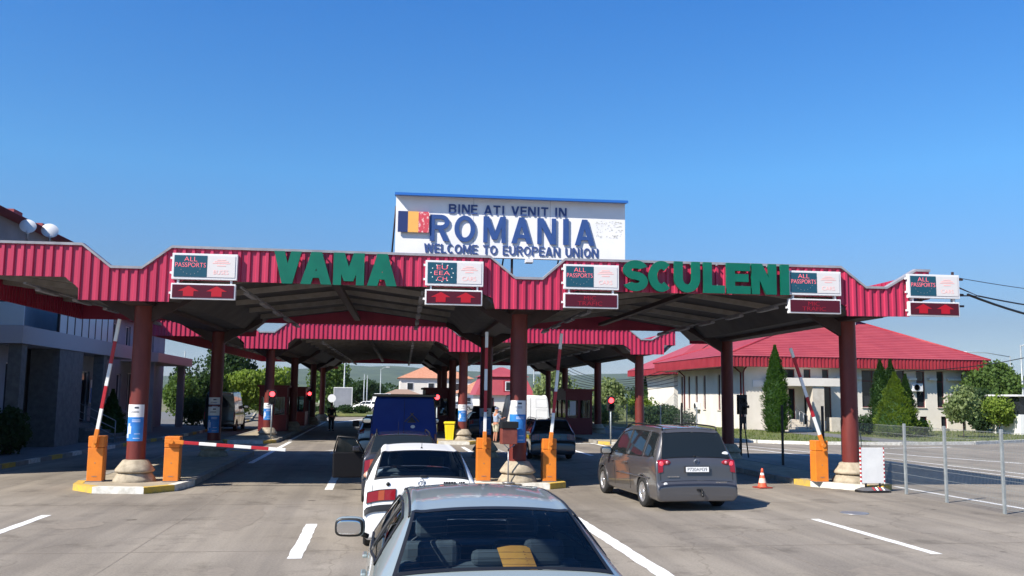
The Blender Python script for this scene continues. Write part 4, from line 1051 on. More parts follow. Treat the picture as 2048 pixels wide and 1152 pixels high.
def emblem(t, y, z, r=.045, x=0, tilt=.0):
    Mx = T(x, y, z, 0, tilt); mb = MB()
    mb.tube([tuple(Mx @ Vector((r*math.cos(a),0,r*math.sin(a)))) for a in [i*PI/8 for i in range(16)]], r*.1, 5, closed=True)
    for pts in ([(-.5,.8),(0,-.0),(.5,.8)],[(-.85,.4),(-.4,-.85),(0,-.05),(.4,-.85),(.85,.4)]): mb.tube([tuple(Mx @ Vector((a*r,0,b*r))) for a,b in pts], r*.1, 4)
    return mb.build('emblem', M['chrome'], t)

def estate(label, loc, rz, paintm, L=4.58, W=.85, Hh=1.47, glass_open=False, rails=False, lampq=(5.0,6.7), wheel_m='alloy', zg=1.08, slope=.40, wr=.30, plate_txt=None, cat='car', nm='estate_car', sidewin=True, group=None, lampz=None, plate_m=None, bumper_m='black', detail=True, mirrors=True, tint='tint'):
    t = thing(nm, label, cat, loc, rz, group)
    W2 = W; k = Hh
    st = [(0,.40,.02,W-.12,.38,W-.08,W-.05,.27,W-.15),(-.0+.01,.60,.03,W-.10,.52,W-.03,W-.02,.24,W-.1),(.045,.74,.04,W-.10,.66,W-.02,W,.22,W-.09),(.075,1.0,.045,W-.115,.90,W-.03,W,.2,W-.08),(.115,zg,.045,W-.125,.95,W-.02,W,.2,W-.08),
          (.115+slope,k-.02,.05,W-.235,.965,W-.01,W,.2,W-.08),(.115+slope+.14,k-.005,.06,W-.25,.965,W-.01,W,.2,W-.08),(2.0,k+.012,.065,W-.25,.955,W-.01,W,.2,W-.08),(2.75,k-.035,.06,W-.25,.94,W-.01,W,.2,W-.08),
          (3.45,1.0,.06,W-.14,.89,W-.02,W,.2,W-.08),(L-.45,.86,.06,W-.15,.76,W-.05,W-.02,.2,W-.1),(L-.1,.70,.05,W-.2,.6,W-.1,W-.08,.22,W-.15),(L,.42,.02,W-.3,.40,W-.2,W-.15,.27,W-.3)]
    H = Hull(st)
    rear = [(4.08,5.22),(4.96,5.2),(4.96,8),(4.08,8)]; front = [(8.05,5.25),(8.96,5.2),(8.96,8),(8.05,8)]
    sw = [[(4.55,4.2),(5.2,4.86),(6.55,4.88),(6.55,4.14)],[(6.62,4.14),(6.62,4.88),(7.3,4.88),(7.3,4.12)],[(7.37,4.12),(7.37,4.88),(8.0,4.85),(8.72,4.2)]]
    holes = []
    if glass_open: holes = [(rear,(1,-1)),(front,(1,-1))]+[(c,(1,-1)) for c in sw]
    wy = (.92, L-.95)
    H.body(holes, wheels=wy, wr=wr).build('body', paintm, t)
    gm = M['glassd'] if glass_open else M[tint]
    g_ = H.patch(rear, (1,-1), .006, 10).build('rear_window', gm, t); H.rim(rear, (1,-1), .012, .007).build('window_seal', M['black'], g_) if False else None
    fr = MB()
    for c in ([(4.03,5.12),(4.03,8),(4.12,8),(4.13,5.32)],[(4.90,5.32),(4.90,8),(5.0,8),(5.0,5.1)],[(4.03,5.12),(5.0,5.12),(4.95,5.30),(4.1,5.32)]): H.patch(c, (1,-1), .009, 8, fr)
    fr.build('window_border', M['black'], g_)
    H.patch(front, (1,-1), .006, 6).build('windscreen', gm, t)
    for c in sw:
        for sd in (1,-1):
            w_ = H.patch(c, (sd,), .006, 6).build('side_window', gm, t); H.rim(c, (sd,), .010, .006).build('window_seal', M['black'], w_)
    if detail:
        mb = MB()
        for sd in (1,-1):
            for yy in (1.72,2.62,3.42):
                mb.tube([H.P(t_at(H,yy),q,sd)+H.N(t_at(H,yy),q,sd)*.001 for q in (2.2,2.8,3.4,4.05)], .004, 4)
        for q0 in (5.06,): 
            for sd in (1,-1): mb.tube([H.P(tt,q0,sd)+H.N(tt,q0,sd)*.001 for tt in (1.6,2,2.5,3,3.5,4,4.5,5)], .004, 4)
        mb.build('panel_gaps', M['black'], t)
        for sd in (1,-1):
            for yy in (1.85,2.75):
                p = H.P(t_at(H,yy),3.8,sd); MB().bevbox(p.x-.015+sd*.02, p.x+.015+sd*.02, yy-.08, yy+.08, p.z-.012, p.z+.012, .008).build('door_handle', paintm if nm != 'estate_car' else M['black'], t)
    z0, z1 = lampz or (2.15, 2.95)
    lamps(H, t, [(z0,4.3),(z1,4.3),(z1,lampq[1]),(z0,lampq[1])], [(z0+.06*(z1-z0),lampq[1]-1.0),(z1-.06*(z1-z0),lampq[1]-1.0),(z1-.06*(z1-z0),lampq[1]-.55),(z0+.06*(z1-z0),lampq[1]-.55)])
    band(H, 1.15, 1.85, 3.9, 8, 'bumper_strip', M[bumper_m], t, .02)
    if plate_txt is not None: plate(t, .035, .86, plate_txt, plate_m, tilt=-.12)
    if rails:
        for sd in (1,-1): MB().tube([H.P(tt,5.25,sd)+Vector((0,0,.015 if 5.3 < tt < 7.9 else -.01))+Vector((0,0,.04 if 5.3 < tt < 7.9 else 0)) for tt in (5.05,5.3,5.6,6,6.5,7,7.5,7.9,8.1)], .016, 6).build('roof_rail', M['black'], t)
    if mirrors: mirror(t, -W-.10, 3.05, 1.0, paintm, .95, -1); mirror(t, W+.10, 3.05, 1.0, paintm, .95, 1)
    underbody(t, L, W, .2, wy, wr, .58); wheels4(t, W, wy, wr, .19, M[wheel_m]); arches(H, t, paintm, wy, wr)
    return t, H
# ---- white estate, then its fittings
t, H = estate('white estate car with red and amber tail lamps waiting behind a dark one', (.68,14.15,0), math.radians(-.2), M['p_white'], W=.85, glass_open=True, rails=False, Hh=1.475, lampq=(5,6.75), lampz=(2.15,2.68), wheel_m='alloy', mirrors=False)
t.scale = (1,1,1.025)
wiper(t, [(.06,.12,1.10),(.0,.14,1.10),(-.45,.175,1.125)])
MB().bevbox(-.02,.08,.09,.14,1.085,1.12,.01).build('wiper_hub', M['black'], t)
emblem(t, .072, 1.01, .055, .0)
MB().lathe([(.0,.0),(.03,.0),(.03,.012)], 14, T(-.50,.062,.995,0,-PI/2)).build('lock_button', M['black'], t)
mb = MB(); random.seed(5)
x = .33
while x < .62: w_ = random.uniform(.015,.035); mb.box(x, x+w_, .062, .075, 1.0, 1.028) if not .52<x<.55 else None; x += w_+.008
mb.build('model_lettering', M['black'], t)
MB().lathe([(.02,0),(.012,.02),(.004,.03),(.003,.22)], 8, T(.02,.78,1.475,0,.7)).build('aerial', M['black'], t)
mb = MB(); mb.bevbox(-.60,.60,.35,1.3,.78,.86,.02); mb.build('load_cover', M['seat'], t)
MB().bevbox(-.64,.64,1.45,1.62,.45,1.05,.05).build('rear_seat', M['seat'], t); seats(t, [(-.36,2.45),(.36,2.45)], .46, 1.05); MB().bevbox(-.7,.7,3.1,3.5,.6,.95,.05).build('dashboard', M['black'], t)

# ---- dark estate with an open front door
t, H = estate('dark grey estate car with its front left door swung open', (.56,20.05,0), 0, M['p_dark'], L=4.7, W=.86, Hh=1.45, rails=True, lampq=(5,6.4), lampz=(2.0,2.9), mirrors=False)
MB().lathe([(.015,0),(.004,.03),(.003,.3)], 8, T(-.1,.9,1.45,0,.6)).build('aerial', M['black'], t)
t.scale = (1,1,1.035)
d = MB(); Mx = T(-.87,3.45,0,math.radians(180+6))
d.bevbox(0,.76,-.05,.03,.30,.90,.03,Mx); dd = d.build('open_door', mat('dark_door', (.008,.008,.010), .6, spec=.2), t)
fr = MB(); fr.tube([tuple(Mx @ Vector(p)) for p in ((.0,0,.90),(.22,.0,1.24),(.66,.03,1.27),(.74,.0,.90))], .022, 6); fr.build('window_frame', M['black'], dd)
g_ = MB(); g_.add([Mx @ Vector(p) for p in ((.04,0,.90),(.24,.0,1.22),(.64,.02,1.25),(.71,.0,.90))], [(0,1,2,3)]); g_.build('door_window', M['tint'], dd)
MB().bevbox(.05,.72,-.058,-.05,.35,.85,.002,Mx).build('door_lining', M['black'], dd)
MB().bevbox(.12,.30,.03,.14,.92,1.05,.03,Mx).build('wing_mirror', M['p_dark'], dd)

# ---- blue grey estate in the third lane
t, H = estate('blue grey estate car with roof rails standing in the shaded third lane', (6.5,34.3,0), 0, M['p_bluegrey'], L=4.6, W=.85, Hh=1.50, rails=True, lampq=(5,6.3), lampz=(2.1,2.9), plate_txt=None)
MB().bevbox(-.28,.28,.03,.05,.80,.93,.004).build('number_plate', mat('plate_green', (.30,.45,.42), .5), t)
# ---- silver car ahead of the van
t, H = estate('pale silver hatchback half hidden behind the left edge of the navy van', (.12,35.9,0), 0, M['p_pale'], L=4.2, W=.84, Hh=1.55, lampq=(5,5.8), lampz=(2.6,3.9), nm='hatchback')
MB().bevbox(-1.12,-.86,2.2,2.35,1.05,1.30,.04).build('wing_mirror', M['black'], t)
# ---- dark cars near the man
t, H = estate('dark car with raised tailgate beside the white van', (6.0,53,0), 0, M['p_dark'], L=4.3, W=.85, Hh=1.42, lampq=(5,6), nm='hatchback')
mb = MB(); mb.bevbox(-.66,.66,-.03,.03,0,1.0,.03,T(0,.55,1.42,0,math.radians(70))); mb.build('raised_tailgate', M['p_dark'], t)
t, H = estate('very dark car beyond the signal right of the yellow bin', (5.0,62,0), 0, M['p_black'], L=4.4, W=.86, Hh=1.5, lampq=(5,6), nm='hatchback')
t, H = estate('distant silver car crossing left of the second middle column', (15.2,150,0), math.radians(90), M['p_pale'], L=4.4, W=.85, Hh=1.42, nm='hatchback', detail=False)
t, H = estate('distant white car on the far road left of the navy van', (.6,132,0), math.radians(65), M['p_white'], L=4.4, W=.85, Hh=1.42, nm='hatchback', detail=False)

# ---- grey minivan
def minivan():
    t = thing('minivan', 'grey minivan with roof rails and glowing tail lamps in the right lane', 'car', (6.70,19.0,0), math.radians(3.6))
    W = .905
    st = [(0,.36,.02,W-.15,.34,W-.1,W-.07,.24,W-.2),(-.0+.005,.54,.03,W-.12,.48,W-.05,W-.03,.22,W-.12),(.06,.62,.035,W-.10,.56,W-.02,W,.2,W-.1),(.10,.98,.045,W-.11,.88,W-.02,W,.2,W-.09),(.14,1.10,.045,W-.12,.99,W-.015,W,.2,W-.09),
          (.40,1.62,.055,W-.235,1.02,W-.005,W,.2,W-.09),(.55,1.705,.07,W-.25,1.02,W,W,.2,W-.09),(1.9,1.735,.075,W-.24,1.0,W,W,.2,W-.09),(2.75,1.66,.07,W-.25,.98,W,W,.2,W-.09),
          (3.75,1.10,.07,W-.16,.93,W-.02,W,.2,W-.09),(4.25,.95,.06,W-.18,.80,W-.07,W-.03,.2,W-.1),(4.55,.72,.05,W-.25,.60,W-.15,W-.1,.22,W-.2),(4.63,.42,.02,W-.4,.40,W-.3,W-.25,.26,W-.35)]
    H = Hull(st); P_ = M['p_grey']
    H.body([], wheels=(.93,3.78), wr=.325).build('body', P_, t)
    rear = [(4.08,5.22),(4.96,5.2),(4.96,8),(4.08,8)]
    g_ = H.patch(rear, (1,-1), .006, 12).build('rear_window', M['tint'], t); H.rim([(4.05,5.15),(5.0,5.15),(5.0,8),(4.05,8)], (1,-1), .008, .006).build('window_seal', M['black'], g_)
    H.patch([(8.05,5.25),(8.96,5.2),(8.96,8),(8.05,8)], (1,-1), .006, 6).build('windscreen', M['tint'], t)
    for c in ([(4.7,4.22),(5.3,4.86),(6.35,4.88),(6.35,4.14)],[(6.43,4.14),(6.43,4.88),(7.12,4.88),(7.12,4.12)],[(7.2,4.12),(7.2,4.88),(8.0,4.85),(8.72,4.2)]):
        for sd in (1,-1):
            w_ = H.patch(c, (sd,), .006, 8).build('side_window', M['tint'], t); H.rim(c, (sd,), .012, .006).build('window_seal', M['black'], w_)
    for sd in (1,-1):
        l = H.patch([(2.6,4.35),(4.0,4.35),(4.0,5.35),(2.6,5.35)], (sd,), .016, 8).build('tail_lamp', M['taillamp'], t)
        c = H.P(3.35,5.72,sd); MB().sphere((c.x, c.y-.004, c.z), (.115,.03,.058), 16).build('inner_lamp', M['taillamp'], l)
        c = H.P(3.3,5.08,sd); MB().sphere((c.x, c.y-.012, c.z), (.05,.025,.05), 12).build('lit_bulb', mat('lit_tail_bulb', (.8,.05,.07), .2, emit=.8), l)
        c = H.P(3.35,5.85,sd); MB().sphere((c.x, c.y-.02, c.z), (.035,.025,.035), 12).build('reverse_lens', mat('pink_lens', (.6,.25,.28), .2), l)
        MB().tube([H.P(tt,5.28,sd)+Vector((0,0,.055 if 5.6 < tt < 7.9 else 0)) for tt in (5.5,5.7,5.95,6.3,7,7.5,7.85,8.05)], .017, 8).build('roof_rail', M['black'], t)
        MB().tube([H.P(tt,3.1,sd)+H.N(tt,3.1,sd)*.006 for tt in (5.72,5.95,6.3,6.8,7.2,7.6,7.95)], .02, 6).build('side_moulding', P_, t)
        for yy in (1.95,2.95):
            p = H.P(t_at(H,yy),3.75,sd); MB().bevbox(p.x-.015+sd*.022, p.x+.015+sd*.022, yy-.09, yy+.09, p.z-.014, p.z+.014, .01).build('door_handle', P_, t)
    mb = MB()
    for sd in (1,-1):
        for yy in (1.75,2.85,3.7): mb.tube([H.P(t_at(H,yy),q,sd)+H.N(t_at(H,yy),q,sd)*.001 for q in (2.2,2.8,3.4,4.05)], .005, 4)
        mb.tube([H.P(tt,4.95,sd)+H.N(tt,4.95,sd)*.001 for tt in (2.2,2.6,3,3.5,4,4.5,5,5.3)], .005, 4)
        mb.tube([H.P(2.05,q,sd)+H.N(2.05,q,sd)*.001 for q in (4.95,5.5,6,7,8)], .005, 4)
    mb.build('panel_gaps', M['black'], t)
    band(H, 1.0, 1.35, 3.6, 8, 'bumper_lip', M['p_dark'], t, .008)
    plate(t, .055, .86, 'P720AM39', tilt=-.1, w=.52); emblem(t, .095, 1.02, .055)
    mb = MB(); mb.bevbox(-.04,.04,-.02,.02,.42,.47,.01); mb.tube([(.07,.02,.46),(.07,-.06,.40),(.07,-.06,.30)], .02, 8); mb.sphere((.07,-.06,.33), .03, 10); mb.build('tow_bar', M['black'], t)
    mb = MB(); x = -.66
    random.seed(8)
    while x < -.40: w_ = random.uniform(.015,.03); mb.box(x, x+w_, .055, .075, .70, .72); x += w_+.007
    x = .42
    while x < .66: w_ = random.uniform(.015,.03); mb.box(x, x+w_, .035, .06, .585, .603) ; x += w_+.007
    mb.build('small_badges', M['chrome'], t)
    p = H.P(4.25,5.55,1); MB().sphere((p.x,p.y-.004,p.z), (.075,.006,.05), 16).build('oval_sticker', M['reflect'], t)
    p = H.P(1.6,5.6,-1); MB().sphere((p.x,p.y-.006,p.z+.0), (.045,.006,.035), 12).build('bumper_sticker', M['reflect'], t)
    wiper(t, [(.0,.13,1.13),(-.05,.13,1.13)], .01)
    mirror(t, -W-.12, 3.15, 1.08, P_, 1.15, -1); mirror(t, W+.12, 3.15, 1.08, P_, 1.15, 1)
    underbody(t, 4.63, W, .2, (.93,3.78), .325, .6); wheels4(t, W, (.93,3.78), .325, .21, M['alloy'], 7); arches(H, t, P_, (.93,3.78), .325)
minivan()

# ---- vans
def van(label, loc, rz, pm, W=.97, Hh=2.35, L=5.2, panels=False, logo=False, lampsz=True, group=None, hi=False, win=False):
    t = thing('van', label, 'van', loc, rz, group)
    st = [(0,.45,.02,W-.10,.42,W-.06,W-.05,.3,W-.15),(.01,.62,.03,W-.06,.55,W-.03,W-.02,.28,W-.1),(.05,1.2,.04,W-.05,1.1,W-.01,W,.26,W-.08),(.09,Hh-.14,.05,W-.12,1.2,W-.005,W,.26,W-.08),(.20,Hh-.02,.07,W-.16,1.2,W,W,.26,W-.08),
          (1.5,Hh,.08,W-.16,1.2,W,W,.26,W-.08),(L-1.9,Hh-.02,.08,W-.17,1.2,W,W,.26,W-.08),(L-1.55,Hh-.16,.08,W-.18,1.2,W,W,.26,W-.08),(L-.85,1.35,.08,W-.14,1.15,W-.03,W,.26,W-.08),(L-.2,1.05,.08,W-.2,.9,W-.1,W-.06,.28,W-.15),(L,.5,.02,W-.25,.48,W-.2,W-.15,.3,W-.3)]
    H = Hull(st); wy = (1.0, L-.95)
    b = H.body([], wheels=wy, wr=.34).build('body', pm, t)
    H.patch([(7.1,5.25),(7.92,5.2),(7.92,8),(7.1,8)], (1,-1), .008, 6).build('windscreen', M['tint'], t)
    for sd in (1,-1): H.patch([(6.85,4.2),(6.85,4.72),(7.2,4.68),(7.65,4.2)], (sd,), .008, 6).build('side_window', M['tint'], t)
    mb = MB()
    mb.tube([(0,H.P(tt,8).y-.004,H.P(tt,8).z) for tt in (1.2,1.6,2,2.4,2.8,3)], .006, 4)
    for sd in (1,-1):
        mb.tube([H.P(tt,5.0,sd)+Vector((0,-.004,0)) for tt in (1.2,1.6,2,2.4,2.8,3.1)], .006, 4)
        for yy in (1.9,3.2): mb.tube([H.P(t_at(H,yy),q,sd)+H.N(t_at(H,yy),q,sd)*.001 for q in (2.2,2.8,3.4,4.0,4.6,4.9)], .006, 4)
    mb.build('door_gaps', M['black'], t)
    if panels:
        for sd in (1,-1):
            for (z0_, z1_) in ((2.12,2.42),(2.50,2.90)):
                mb = MB(); H.rim([(z0_,5.4),(z1_,5.4),(z1_,7.3),(z0_,7.3)], (sd,), .008, .003, mb); mb.build('pressed_panel', mat('pressed_line', (.5,.5,.48), .5), t)
            MB().bevbox(sd*.10-.03,sd*.10+.03,.02,.06,1.15,1.21,.01).build('door_handle', M['black'], t)
    lamps(H, t, [(1.35,4.4),(2.0,4.4),(2.0,5.25),(1.35,5.25)])
    if win: 
        for sd in (1,-1): H.patch([(2.25,5.3),(2.85,5.3),(2.85,7.7),(2.25,7.7)], (sd,), .008, 6).build('rear_window', M['tint'], t)
    band(H, .9, 1.15, 3.9, 8, 'bumper', M['black'], t, .03)
    mirror(t, -W-.14, L-1.35, 1.45, M['black'], 1.35, -1); mirror(t, W+.14, L-1.35, 1.45, M['black'], 1.35, 1)
    if logo:
        br = mat('logo_brown', (.22,.17,.10), .6); y = .035
        mb = MB(); mb.add([(.10,y,1.52),(.36,y,1.52),(.23,y,1.70)], [(0,1,2)]); mb.build('emblem_roof', mat('logo_dark', (.03,.035,.05), .6), t)
        mb = MB(); mb.tube([(.02,y,1.53),(.28,y,1.80)], .012, 4); mb.tube([(.46,y,1.53),(.19,y,1.80)], .012, 4); mb.tube([(.10,y,1.515),(.37,y,1.515)], .008, 4); mb.build('emblem_beams', br, t)
        MB().sphere((.27,y+.01,1.38), (.07,.006,.05), 16).build('oval_sticker', M['reflect'], t)
        mb = MB(); mb.bevbox(-W+.05,W-.05,-.10,.12,Hh-.08,Hh+.01,.02); mb.build('roof_lip', M['p_black'], t)
    underbody(t, L, W, .26, wy, .34, .7); wheels4(t, W, wy, .34, .2, M['steel']); arches(H, t, pm, wy, .34)
    return t, H
van('tall navy blue van with a small brown hut emblem on its back', (.80,28.8,0), 0, M['p_navy'], W=1.02, Hh=2.36, logo=True)
van('white van with plain rear doors parked before the right booth', (7.55,46,0), 0, M['p_white'], W=.98, Hh=2.42, panels=True)
van('black van in the shade of the far left lane', (-9.6,59,0), 0, M['p_black'], W=.92, Hh=2.4, win=True)
van('distant white van on the far road behind the round flower bed', (1.2,146,0), math.radians(20), M['p_white'], W=1.0, Hh=2.5)

# ================================================================== buildings
def wall(mb, Mx, L, z0, z1, holes, th=.3):
    """wall in local x (0..L), y 0..th (front at y=0), holes (x0,x1,z0,z1)"""
    xs = sorted(set([0,L]+[h[0] for h in holes]+[h[1] for h in holes]))
    for a, b in zip(xs, xs[1:]):
        hs = sorted([(h[2],h[3]) for h in holes if h[0] <= a+1e-6 and h[1] >= b-1e-6]); z = z0
        for c, d in hs:
            if c > z+1e-4: mb.box(a,b,0,th,z,c,Mx)
            z = max(z,d)
        if z < z1-1e-4: mb.box(a,b,0,th,z,z1,Mx)
def window(parent, Mx, h, fm, mull=1, gm='winglass', sill=True, name='window', transom=False):
    x0,x1,z0,z1 = h; mb = MB(); f = .05
    mb.box(x0,x0+f,.10,.17,z0,z1,Mx); mb.box(x1-f,x1,.10,.17,z0,z1,Mx); mb.box(x0+f,x1-f,.10,.17,z0,z0+f,Mx); mb.box(x0+f,x1-f,.10,.17,z1-f,z1,Mx)
    for k in range(1,mull+1): xm = x0+(x1-x0)*k/(mull+1); mb.box(xm-.025,xm+.025,.105,.165,z0+f,z1-f,Mx)
    if transom: mb.box(x0+f,x1-f,.106,.164,z0+(z1-z0)*.7,z0+(z1-z0)*.7+.05,Mx)
    w_ = mb.build(name, fm, parent)
    MB().box(x0+.03,x1-.03,.13,.14,z0+.03,z1-.03,Mx).build('pane', M[gm], w_)
    if sill and name == 'window': MB().box(x0-.06,x1+.06,-.08,.1,z0-.06,z0-.003,Mx).build('sill', M['plinth'], w_)
    return w_
def hip(mb, x0,x1,y0,y1,z, ax0,ax1,ay,az, th=.12):
    v = [(x0,y0,z),(x1,y0,z),(x1,y1,z),(x0,y1,z),(ax0,ay,az),(ax1,ay,az)]
    mb.add(v, [(0,1,5,4),(1,2,5),(2,3,4,5),(3,0,4),(3,2,1,0)])
def hipribs(mb, x0,x1,y0,y1,z,ax0,ax1,ay,az, n=20, axis='steps'):
    # horizontal tile steps following the slopes
    for k in range(1,n):
        u = k/n; a = .05
        P = [(x0+(ax0-x0)*u, y0+(ay-y0)*u), (x1+(ax1-x1)*u, y0+(ay-y0)*u), (x1+(ax1-x1)*u, y1+(ay-y1)*u), (x0+(ax0-x0)*u, y1+(ay-y1)*u)]
        zz = z+(az-z)*u
        for i in range(4):
            p, q = P[i], P[(i+1)%4]
            if (Vector(p)-Vector(q)).length < .2: continue
            mb.tube([(*p,zz+.005),(*q,zz+.005)], .022, 4, smooth=False)
def fascia_strip(mb, x0,x1,y0,y1,z0,z1, pitch=.28):
    mb.box(x0,x1,y0,y0+.04,z0,z1); mb.box(x0,x1,y1-.04,y1,z0,z1); mb.box(x0,x0+.04,y0+.04,y1-.04,z0,z1); mb.box(x1-.04,x1,y0+.04,y1-.04,z0,z1)
    x = x0+.05
    while x < x1-.1: mb.box(x,x+pitch*.5,y0-.05,y0-.001,z0,z1); x += pitch
    y = y0+.05
    while y < y1-.1: mb.box(x0-.05,x0-.001,y,y+pitch*.5,z0,z1); y += pitch

rb = thing('administration_building', 'cream building with broad red hipped roof behind conifers on the right', 'building', (36,66,0))
X0, X1, Y0, Y1 = 26.9-36, 45.5-36, 0, 15.5
Fm = T(X0,0,0)
def fx(px, Y=66): return AY(px, 780, Y).x-36-X0
def fz(px, py, Y=66): return AY(px, py, Y).z
def hole(a, b, t_, bt): m_ = (a+b)/2; return (fx(a), fx(b), max(fz(m_, bt), .02), min(fz(m_, t_),4.62))
H1 = [hole(1548,1590,738,756), hole(1608,1622,738,756), hole(1645,1658,738,756), hole(1724,1810,740,815), hole(1833,1850,740,815), hole(1874,1888,740,815)]
H2 = [hole(1725,1752,835,850), hole(1838,1852,833,850), hole(1880,1892,833,856)]
HD = [hole(1577,1590,777,852), hole(1608,1616,777,852), hole(1648,1662,774,842)]
mb = MB(); wall(mb, Fm, X1-X0, 0, 4.75, H1+H2+HD); 
# left facade with tall narrow windows
Lm = T(X0, 15.5, 0, -PI/2)    # local x runs from the back to the front
LH = []
for px in (1350,1364,1378,1393,1409,1456 if False else 1438,1451):
    Yw = AX(px, 780, 26.9).y-66
    if .4 < Yw < 15: LH.append((15.5-Yw-.28, 15.5-Yw+.28, 1.45, 4.25))
LH.sort()
mb2 = MB(); wall(mb2, Lm, 15.5-.302, 0, 4.75, LH)
mb.v += []; mb.add(mb2.v, mb2.f)
mb.box(X0+.302,X1,Y1-.3,Y1,0,4.75); mb.box(X1-.3,X1,.302,Y1-.302,0,4.75); mb.build('wall', M['render'], rb)
MB().box(X0-.06,X1+.06,-.06,-.002,0,.95).build('plinth', M['plinth'], rb) if False else None
for h in H1: window(rb, Fm, h, M['maroon'], 3 if h[1]-h[0] > 2 else (1 if h[1]-h[0] > 1 else 0), transom=h[3]-h[2] > 2)
for h in H2: window(rb, Fm, h, M['maroon'], 0)
for h in HD: window(rb, Fm, h, M['maroon'], 0, name='door')
for h in LH: window(rb, Lm, h, M['maroon'], 0)
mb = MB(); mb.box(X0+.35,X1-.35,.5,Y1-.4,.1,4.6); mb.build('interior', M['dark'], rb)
for a, b in ((fx(1812)+.1,fx(1832)-.1),(fx(1852)+.1,fx(1872)-.1),(fx(1890)+.1,fx(1930)),(fx(1662)+.3,fx(1722)-.1)):
    MB().box(X0+a,X0+b,-.35,-.002,3.92,4.08).build('ledge', M['render'], rb)
EZ, ET = 4.72, 5.5
mb = MB(); fascia_strip(mb, -11,10.1,-1,16.5,EZ,ET); mb.build('eave_fascia', M['redtile'], rb)
MB().box(-10.95,10.05,-.95,16.45,EZ+.02,EZ+.08).build('soffit', M['maroon'], rb)
mb = MB(); hip(mb, -11.1,10.2,-1.1,16.6,ET,.6,4.2,8.6,9.2); rf = mb.build('roof', M['crimson_roof'], rb)
mb = MB(); hipribs(mb, -11.1,10.2,-1.1,16.6,ET,.6,4.2,8.6,9.2,24); mb.build('tile_steps', M['redtile'], rf)
mb = MB()
for a, b in (((-11.1,-1.1,ET),(.6,8.6,9.2)),((10.2,-1.1,ET),(4.2,8.6,9.2)),((.6,8.6,9.2),(4.2,8.6,9.2)),((-11.1,16.6,ET),(.6,8.6,9.2))): mb.tube([a,b], .09, 6)
mb.build('ridge_caps', M['redtile'], rf)
mb = MB(); mb.box(.9,3.8,7.2,9.8,8.3,9.75); cp = mb.build('roof_lantern', M['ledbox'], rb)
mb = MB(); 
for k in range(5): mb.box(1.05+k*.56,1.45+k*.56,7.17,7.198,8.85,9.55)
mb.build('lantern_window', M['winglass'], cp); MB().box(.6,4.1,6.9,10.1,9.76,9.9).build('lantern_roof', M['redtile'], cp)
for px in (1486, 1923):
    x = X0+fx(px); MB().tube([(x,-.08,0),(x,-.08,4.3),(x,-.35,4.55),(x,-.8,4.75)], .06, 8).build('downpipe', M['maroon'], rb)
for yy in (.5, 13.5): MB().tube([(X0-.08,yy,0),(X0-.08,yy,4.3),(X0-.6,yy,4.75)], .06, 8).build('downpipe', M['maroon'], rb)
# porch
px0, px1 = AY(1567,765,62.6).x-36, AY(1690,765,62.6).x-36; zt, zb_ = AY(1620,756,62.6).z, AY(1620,772,62.6).z
MB().box(px0,px1,-3.4,-.01,zb_,zt).build('porch_roof', M['render'], rb)
pa, pb = AY(1627,800,62.6).x-36, AY(1650,800,62.6).x-36
MB().box(pa,pb,-3.3,-2.3,0,zb_-.003).build('porch_pillar', M['plinth'], rb); MB().box(pb+.5,pb+1.2,-3.3,-2.5,0,1.1).build('porch_wall', M['plinth'], rb)
for k in range(5): MB().box(px0+.3,pa-.2,-3.6+.5*k-.0,-.02,.1+.16*k,.26+.16*k-.001).build('step', M['plinth'], rb)
mb = MB()
for x in (px0+.5, pa-.5):
    for k in range(4): mb.tube([(x,-3.4+k*.6,.3+.18*k),(x,-3.4+k*.6,1.2+.18*k)], .025, 6)
    mb.tube([(x,-3.4,1.2),(x,-1.6,1.75)], .025, 6)
mb.build('handrail', M['steel'], rb)
x0 = AY(1506,768,65.9).x-36; MB().box(x0,x0+1.5,-.06,-.004,3.25,3.75).build('name_board', M['ledbox'], rb)
vs, fs = text_mesh('', 1, 1) if False else ([], [])
# ac unit
def ac(parent_xyz, rz, label):
    t = thing('air_conditioner', label, 'air conditioner', parent_xyz, rz)
    MB().bevbox(-.42,.42,-.32,0,0,.6,.02).build('casing', M['ledbox'], t); MB().lathe([(.0,0),(.22,0),(.24,.02),(.24,0)], 20, T(-.08,-.325,.3,0,PI/2)).build('fan_grille', M['steel'], t)
    mb = MB(); mb.tube([(-.3,0,-.05),(-.3,-.3,-.02)], .015, 4); mb.tube([(.3,0,-.05),(.3,-.3,-.02)], .015, 4); mb.tube([(-.3,0,-.3),(-.3,-.28,-.02)], .015, 4); mb.tube([(.3,0,-.3),(.3,-.28,-.02)], .015, 4); mb.build('bracket', M['steel'], t)
p = AY(1831,775,66); ac((p.x,65.99,p.z-.3), 0, 'white air conditioner on the front wall between two tall windows')
p = AX(1398,812,26.9); ac((26.89,p.y,p.z-.3), -PI/2, 'pale air conditioner low on the side wall under the narrow windows')
# rear wing
rw = thing('rear_wing', 'lower white wing with red hipped roof behind the large red roofed building', 'building', (29.3,90,0))
mb = MB(); mb.box(0,11,0,12,0,4.7); mb.build('wall', M['render'], rw); MB().box(2.2,2.9,-.03,-.002,1.6,3.6).build('window', M['winglass'], rw)
mb = MB(); fascia_strip(mb, -1.2,12,-1.2,13,4.71,5.35); mb.build('eave_fascia', M['redtile'], rw)
mb = MB(); hip(mb,-1.3,12,-1.3,13,5.36,5,6,6,8.6); mb.build('roof', M['crimson_roof'], rw)
rw = thing('side_wing', 'small red roofed wing right of the cream building behind the dark tree', 'building', (49.5,80,0))
MB().box(0,7,0,8,0,3.4).build('wall', M['render'], rw); mb = MB(); hip(mb,-.8,7.8,-.8,8.8,3.41,3,4,4,5.2); mb.build('roof', M['redtile'], rw); MB().box(1,2.2,-.03,-.002,1,2.6).build('window', M['winglass'], rw)

